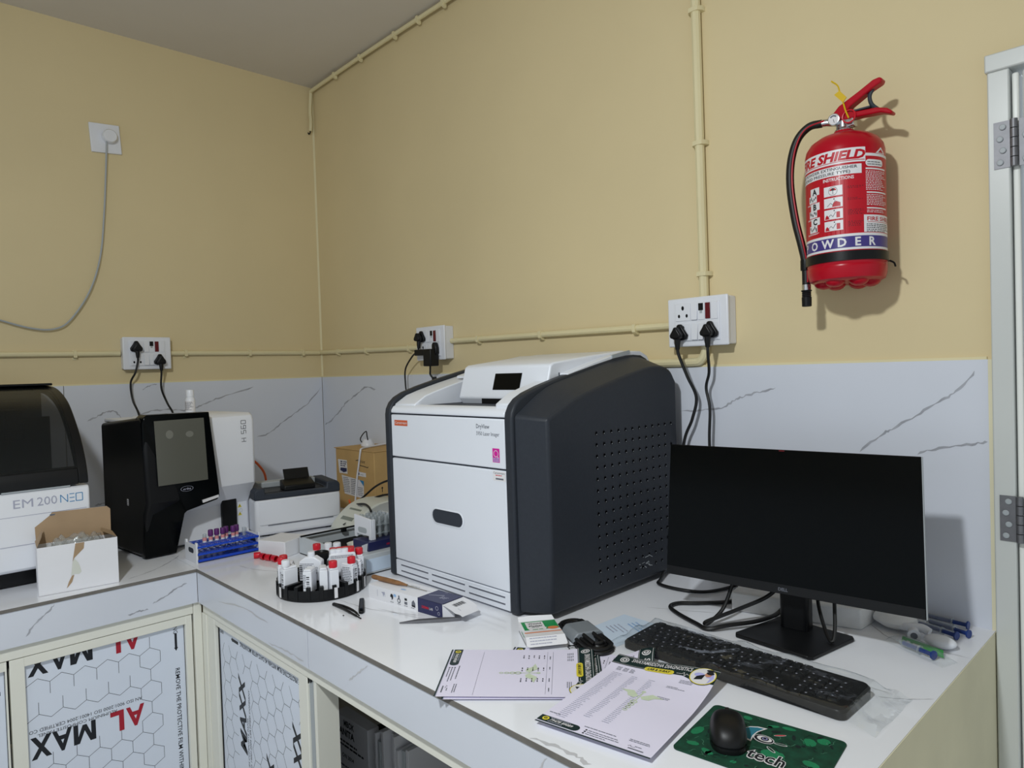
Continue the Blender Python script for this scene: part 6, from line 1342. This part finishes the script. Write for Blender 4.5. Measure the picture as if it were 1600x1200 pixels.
PO, pu = (2.663, -0.874), math.atan2(0.127, 0.992)
mp = thing('mouse_pad', 'dark green printed mouse pad at the front right of the counter', 'mouse pad', (PO[0], PO[1], CT), pu)
b = MB(False); PP = [(x + 0.107, y + 0.085) for x, y in rr_pts(0.214, 0.170, 0.010)]; b.prism(PP, 0.0003, 0.0024, 'z'); pdb = b.build('pad', M['padgreen'], mp)
p = Print(); R = random.Random(21)
for x, y, rx, ry in ((0.0629, 0.155, 0.008, 0.006), (0.167, 0.135, 0.010, 0.012), (0.184, 0.150, 0.010, 0.010), (0.129, 0.158, 0.011, 0.005), (0.186, 0.075, 0.013, 0.008), (0.106, 0.151, 0.010, 0.004), (0.092, 0.016, 0.005, 0.004), (0.022, 0.03, 0.010, 0.006), (0.132, 0.070, 0.018, 0.012), (0.012, 0.07, 0.008, 0.015), (0.05, 0.02, 0.012, 0.006), (0.19, 0.03, 0.012, 0.008)):
    p.circ(x, y, rx, M['padlight'], 1, 9, ry=ry, rot=R.uniform(-.5, .8))
for i in range(70):
    x, y = R.uniform(0.006, 0.20), R.uniform(0.006, 0.16)
    a = R.uniform(0, 6.3); L = R.uniform(0.006, 0.016); pts = [(x, y)]
    for k in range(4):
        a += R.uniform(-1.0, 1.0); pts.append((min(max(pts[-1][0] + L / 3 * math.cos(a), .004), .21), min(max(pts[-1][1] + L / 3 * math.sin(a), .004), .166)))
    p.path(pts, R.uniform(0.0006, 0.0011), M['padline'] if i % 3 else M['paddark'], 2)
for i in range(26):
    x, y = R.uniform(0.01, 0.2), R.uniform(0.01, 0.16); p.circ(x, y, R.uniform(.003, .009), M['paddark'], 1, 8, ry=R.uniform(.002, .006), rot=R.uniform(0, 3))
p.build('doodle_pattern', lambda u, v, h: (u, v, 0.00245 + h), pdb, world=False)
p = Print()
p.poly([(0.068, 0.118), (0.0763, 0.130), (0.0871, 0.1363), (0.1015, 0.138), (0.0926, 0.1198), (0.0905, 0.105), (0.0930, 0.086), (0.084, 0.088), (0.07, 0.10)], M['labelwhite'], 3); p.poly([(0.068, 0.116), (0.0768, 0.127), (0.0871, 0.1325), (0.097, 0.134), (0.0905, 0.1198), (0.0888, 0.105), (0.0905, 0.090), (0.084, 0.092), (0.07, 0.102)], M['teal'], 4)
p.circ(0.107, 0.1035, 0.0165, M['labelwhite'], 3, 22, ry=0.0120, rot=-0.15); p.circ(0.107, 0.1035, 0.0152, M['ink'], 4, 22, ry=0.0106, rot=-0.15); p.circ(0.108, 0.1040, 0.0118, M['labelwhite'], 5, 20, ry=0.0078, rot=-0.15); p.circ(0.1087, 0.1042, 0.0062, M['ink'], 6, 16); p.circ(0.1087, 0.1042, 0.0040, M['lav'], 7, 12); p.circ(0.1087, 0.1042, 0.0028, M['ink'], 8, 12)
p.circ(0.1243, 0.1285, 0.0098, M['labelwhite'], 3, 16, ry=0.0022, rot=0.62); p.circ(0.1243, 0.1285, 0.0088, M['redcap'], 4, 16, ry=0.0015, rot=0.62)
for cx_, cy_, ro in ((0.1335, 0.1025, 0.12), (0.1262, 0.0800, -0.62)):
    p.circ(cx_, cy_, 0.0100, M['labelwhite'], 3, 16, ry=0.0030, rot=ro); p.circ(cx_, cy_, 0.0086, M['padgreen'], 4, 16, ry=0.0020, rot=ro)
p.text('tech', 0.099, 0.0405, 0.0275, M['labelwhite'], 3, bold=0.055, width=0.058); p.text('tech', 0.1003, 0.0412, 0.0270, M['ink'], 4, bold=0.012, width=0.0555)
p.build('emblem', lambda u, v, h: (u, v, 0.00250 + h), pdb, world=False)

ms = thing('mouse', 'black wireless mouse resting on the green pad', 'mouse', (2.714, -0.792, CT + 0.0028), math.atan2(0.857, -0.514))
# local +x is the front of the mouse
def mshell(a, c, s=1.0):
    th = 2 * PI * a; ph = PI / 2 * c
    ex = lambda w: math.copysign(abs(math.cos(w)) ** 0.82, math.cos(w)); ey = lambda w: math.copysign(abs(math.sin(w)) ** 0.82, math.sin(w))
    R0 = math.cos(ph) ** 0.55
    x = 0.051 * ex(th) * R0 * s; y = (0.0305 + 0.002 * math.cos(2 * th)) * ey(th) * R0 * s
    z = 0.0345 * math.sin(ph) ** 0.9 * (1 - 0.22 * ((x + 0.008) / 0.05) ** 2)
    return (x, y, z + 0.004)
b = MB(False); b.grid(mshell, 36, 12); b.prism([mshell(i / 36, 0)[:2] for i in range(36)], 0.0003, 0.0042, 'z'); b.build('shell', mat('mouse_black', (14, 15, 16), 0.42, var=0.03, scale=30, spec=0.4), ms)
b = MB(False); b.tube([(q[0] * 1.004, q[1] * 1.004, 0.0095) for q in [mshell(0.5 + (i - 10) / 64, 0.08) for i in range(21)]], 0.0011, 6, smooth=0); b.build('rear_seam', M['blackgloss'], ms)
b = MB(False); b.lathe([(0.0, -0.0035), (0.0085, -0.0035), (0.0095, -0.002), (0.0095, 0.002), (0.0085, 0.0035), (0, 0.0035)], (0.026, 0, 0.0265), 18, 'y'); b.build('scroll_wheel', M['blackrub'], ms)

# ================================================================== MONITOR
mo = thing('monitor', 'black computer monitor switched off on a square stand beside the film imager', 'monitor', (2.60, -0.31, CT), math.radians(6.1))
A0 = Vector((2.5985, -0.357, 0.9)); B0 = Vector((2.5765, -0.293, 1.2)); Um = Vector((math.cos(math.radians(6.1)), math.sin(math.radians(6.1)), 0)); Vm = (B0 - A0).normalized(); Nm = Um.cross(Vm).normalized()
A0 = A0 - Vm * 0.0
def mpt(u, v, n): return A0 + Um * u + Vm * v - Nm * n    # n > 0 goes back from the front face
HM = (B0 - A0).length
def mbox(mb, u0, u1, v0, v1, n0, n1, mi=0):
    c = [mpt(u, v, n) for n in (n0, n1) for u, v in ((u0, v0), (u1, v0), (u1, v1), (u0, v1))]
    mb.add(c, [(0, 1, 2, 3), (7, 6, 5, 4), (0, 4, 5, 1), (1, 5, 6, 2), (2, 6, 7, 3), (3, 7, 4, 0)], mi)
b = MB(); mbox(b, -0.2695, 0.2695, 0, HM, 0.0, 0.010); b.build('panel_frame', M['black'], mo, bev=0.0015)
b = MB(); mbox(b, -0.2680, 0.2680, 0.020, HM - 0.0015, -0.0006, 0.001); sc = b.build('screen', M['blackgloss'], mo)
b = MB(); mbox(b, -0.2680, 0.2680, 0.001, 0.0195, -0.0014, 0.001); bz = b.build('lower_bezel', M['black'], mo)
b = MB(); mbox(b, -0.22, 0.22, 0.03, HM - 0.06, 0.010, 0.032); b.build('rear_housing', M['black'], mo, bev=0.008)
b = MB(); mbox(b, 0.2695, 0.2707, 0, HM, 0.0, 0.009); b.build('side_trim', M['greyplas'], mo)
p = Print(); p.text('DELL', 0.004, 0.0065, 0.0062, M['inkgrey'], 1, align='c', bold=0.02, width=0.020); p.build('lettering', lambda u, v, h: mpt(u, v, -0.0016 - h), bz)
b = MB(); mbox(b, -0.006, 0.006, HM - 0.004, HM - 0.0015, -0.0012, 0.0); b.build('red_mark', M['glassind'], mo)
b = MB(); b.x = Matrix.Translation((2.597, -0.286, 0)) @ Matrix.Rotation(math.radians(6), 4, 'Z'); b.prism([(-0.031, -0.012), (-0.024, -0.019), (0.024, -0.019), (0.031, -0.012), (0.031, 0.016), (-0.031, 0.016)], CT + 0.006, 1.03, 'z'); b.build('stand_column', M['black'], mo, bev=0.004)
b = MB(); b.x = Matrix.Translation((2.597, -0.286, 0)) @ Matrix.Rotation(math.radians(6), 4, 'Z'); b.box(-0.04, 0.04, -0.016, 0.004, 0.98, 1.06); b.build('stand_mount', M['black'], mo, bev=0.003)
b = MB(); b.prism([(2.513, -0.398), (2.518, -0.408), (2.680, -0.423), (2.689, -0.415), (2.712, -0.268), (2.706, -0.258), (2.548, -0.243), (2.540, -0.250)], CT + 0.0005, CT + 0.009, 'z'); b.build('stand_base', M['black'], mo, bev=0.002)
for nm, lb, pts, r in (('cable', 'black cable curling out from behind the film imager under the monitor', [(2.13, -0.075, 0.83), (2.172, -0.18, 0.808), (2.191, -0.217, 0.806), (2.253, -0.222, 0.8055), (2.314, -0.200, 0.8055), (2.345, -0.135, 0.806), (2.36, -0.06, 0.81)], 0.0045),
                   ('cable', 'black cable in a wide loop left of the monitor stand', [(2.36, -0.10, 0.81), (2.385, -0.140, 0.8058), (2.408, -0.180, 0.8055), (2.398, -0.228, 0.8055), (2.35, -0.282, 0.8055), (2.314, -0.313, 0.8055), (2.313, -0.348, 0.8055), (2.353, -0.376, 0.8055), (2.42, -0.405, 0.806), (2.455, -0.415, 0.8055), (2.485, -0.385, 0.8120), (2.53, -0.31, 0.8150), (2.55, -0.25, 0.83), (2.57, -0.24, 0.90)], 0.005),
                   ('cable', 'black cable dropping from the monitor to the counter left of its stand', [(2.50, -0.30, 0.97), (2.472, -0.318, 0.905), (2.455, -0.345, 0.835), (2.44, -0.385, 0.807), (2.443, -0.398, 0.8145), (2.49, -0.335, 0.838), (2.535, -0.29, 0.865), (2.56, -0.262, 0.90)], 0.0045),
                   ('cable', 'black cable drooping right of the monitor stand to its base', [(2.63, -0.255, 0.90), (2.642, -0.275, 0.865), (2.662, -0.30, 0.835), (2.684, -0.325, 0.8155), (2.6925, -0.325, 0.8165), (2.69, -0.31, 0.84), (2.682, -0.29, 0.885), (2.675, -0.275, 0.93)], 0.004)):
    t = thing(nm, lb, 'cable', pts[0]); b = MB(); b.tube(pts, r, 8, smooth=8); b.build('cord', M['blackrub'], t)

# ================================================================== PACKING AND SYRINGES BEHIND THE MONITOR
t = thing('foam_block', 'long white foam packing block behind the monitor stand', 'foam', (2.56, -0.16, CT))
b = MB(); b.prism([(2.428, -0.262), (2.540, -0.2335), (2.700, -0.192), (2.704, -0.090), (2.54, -0.13), (2.41, -0.165)], CT, CT + 0.046, 'z'); b.build('block', M['foam'], t, bev=0.004)
t = MB(); t.blob((2.748, -0.125, 0.820), 0.045, 0.040, 0.020, 16, 10, jit=0.06, seed=3); tag(t.build('foam_scrap', M['foam'], None), 'white foam scrap left of the round white fitting', 'foam')
ft = thing('pipe_fitting', 'white plastic fitting with a round open end facing forward by the syringes', 'fitting', (2.79, -0.16, CT))
b = MB(); fd = Vector((0.03, -0.10, 0)).normalized(); e0 = Vector((2.793, -0.158, 0.8125)); e1 = Vector((2.802, -0.186, 0.8125))
b.tube([e0, e1], 0.0105, 16, smooth=0, cap=False); b.tube([e1 - fd * 0.006, e1], 0.0125, 16, smooth=0, cap=True); b.build('socket', M['white'], ft)
b = MB(); b.tube([e1 - fd * 0.001, e1 + fd * 0.0006], 0.0068, 14, smooth=0); b.build('bore', M['inkgrey'], ft)
b = MB(); b.tube([(2.762, -0.150, 0.815), (2.785, -0.155, 0.818), (2.806, -0.150, 0.820), (2.822, -0.152, 0.815)], 0.009, 12); b.build('branch', M['white'], ft)
t = MB(); t.blob((2.850, -0.186, 0.8135), 0.030, 0.020, 0.0135, 20, 10, jit=0.015, seed=8); tag(t.build('plastic_shell', M['white'], None), 'smooth oval white plastic shell right of the round fitting', 'shell')
def syringe(label, tip, end, z, grp='blue syringes by the wall'):
    tip = Vector((tip[0], tip[1], z)); end = Vector((end[0], end[1], z)); d = (end - tip).normalized(); L = (end - tip).length
    t = thing('syringe', label, 'syringe', (tip.x, tip.y, z), 0, grp)
    b = MB(); b.tube([tip + d * 0.012, tip + d * (L - 0.030)], 0.0062, 12, smooth=0); b.build('barrel', M['clear'], t)
    b = MB(); b.tube([tip + d * 0.016, tip + d * (L - 0.004)], 0.0044, 10, smooth=0); pl = b.build('plunger_rod', M['bluepl'], t)
    b = MB(); b.tube([tip + d * (L - 0.003), tip + d * L], 0.0088, 16, smooth=0); b.build('thumb_rest', M['bluepl'], pl)
    b = MB(); b.tube([tip + d * (L - 0.032), tip + d * (L - 0.030)], 0.0088, 14, smooth=0); b.build('finger_flange', M['clear'], t)
    b = MB(); b.tube([tip, tip + d * 0.012], 0.0022, 8, smooth=0); b.build('nozzle', M['clear'], t)
    return t
syringe('blue syringe nearest the back wall, behind the other two', (2.768, -0.030), (2.866, -0.040), 0.8095)
syringe('middle blue syringe of the three behind the white shell', (2.783, -0.062), (2.880, -0.094), 0.8095)
syringe('blue syringe at the front of the three behind the white shell', (2.770, -0.088), (2.864, -0.120), 0.8095)
syringe('blue syringe packed inside the clear green-backed pouch', (2.782, -0.229), (2.860, -0.262), 0.8112)
pk = MB(); pk.grid(lambda a, c: (2.752 + 0.128 * a + 0.016 * c, -0.222 - 0.066 * a + 0.044 * c, CT + 0.0012 + 0.021 * math.sin(PI * min(max(a, .0), 1)) ** 0.6 * math.sin(PI * c) ** 0.7 + 0.0012 * math.sin(40 * a) * math.sin(23 * c)), 24, 12)
tag(pk.build('syringe_pouch', M['film'], None), 'clear pouch with a blue syringe lying in front of the white shell', 'pouch')
t = MB(); t.add([(2.786, -0.214, CT + 0.004), (2.872, -0.246, CT + 0.004), (2.866, -0.226, CT + 0.012), (2.784, -0.200, CT + 0.012)], [(0, 1, 2, 3)]); gc = t.build('backing_card', M['greenpack'], None); tag(gc, 'green backing card inside the clear syringe pouch', 'card')
p = Print(); p.rect(0.012, 0.004, 0.020, 0.010, M['labelwhite'], 1); p.dashes(0.026, 0.005, 0.05, 1, 1, 0.004, M['labelwhite'], 1); p.build('print', plane((2.786, -0.214, CT + 0.0042), (0.086, -0.032, 0), (-0.004, 0.016, 0.008)), gc)
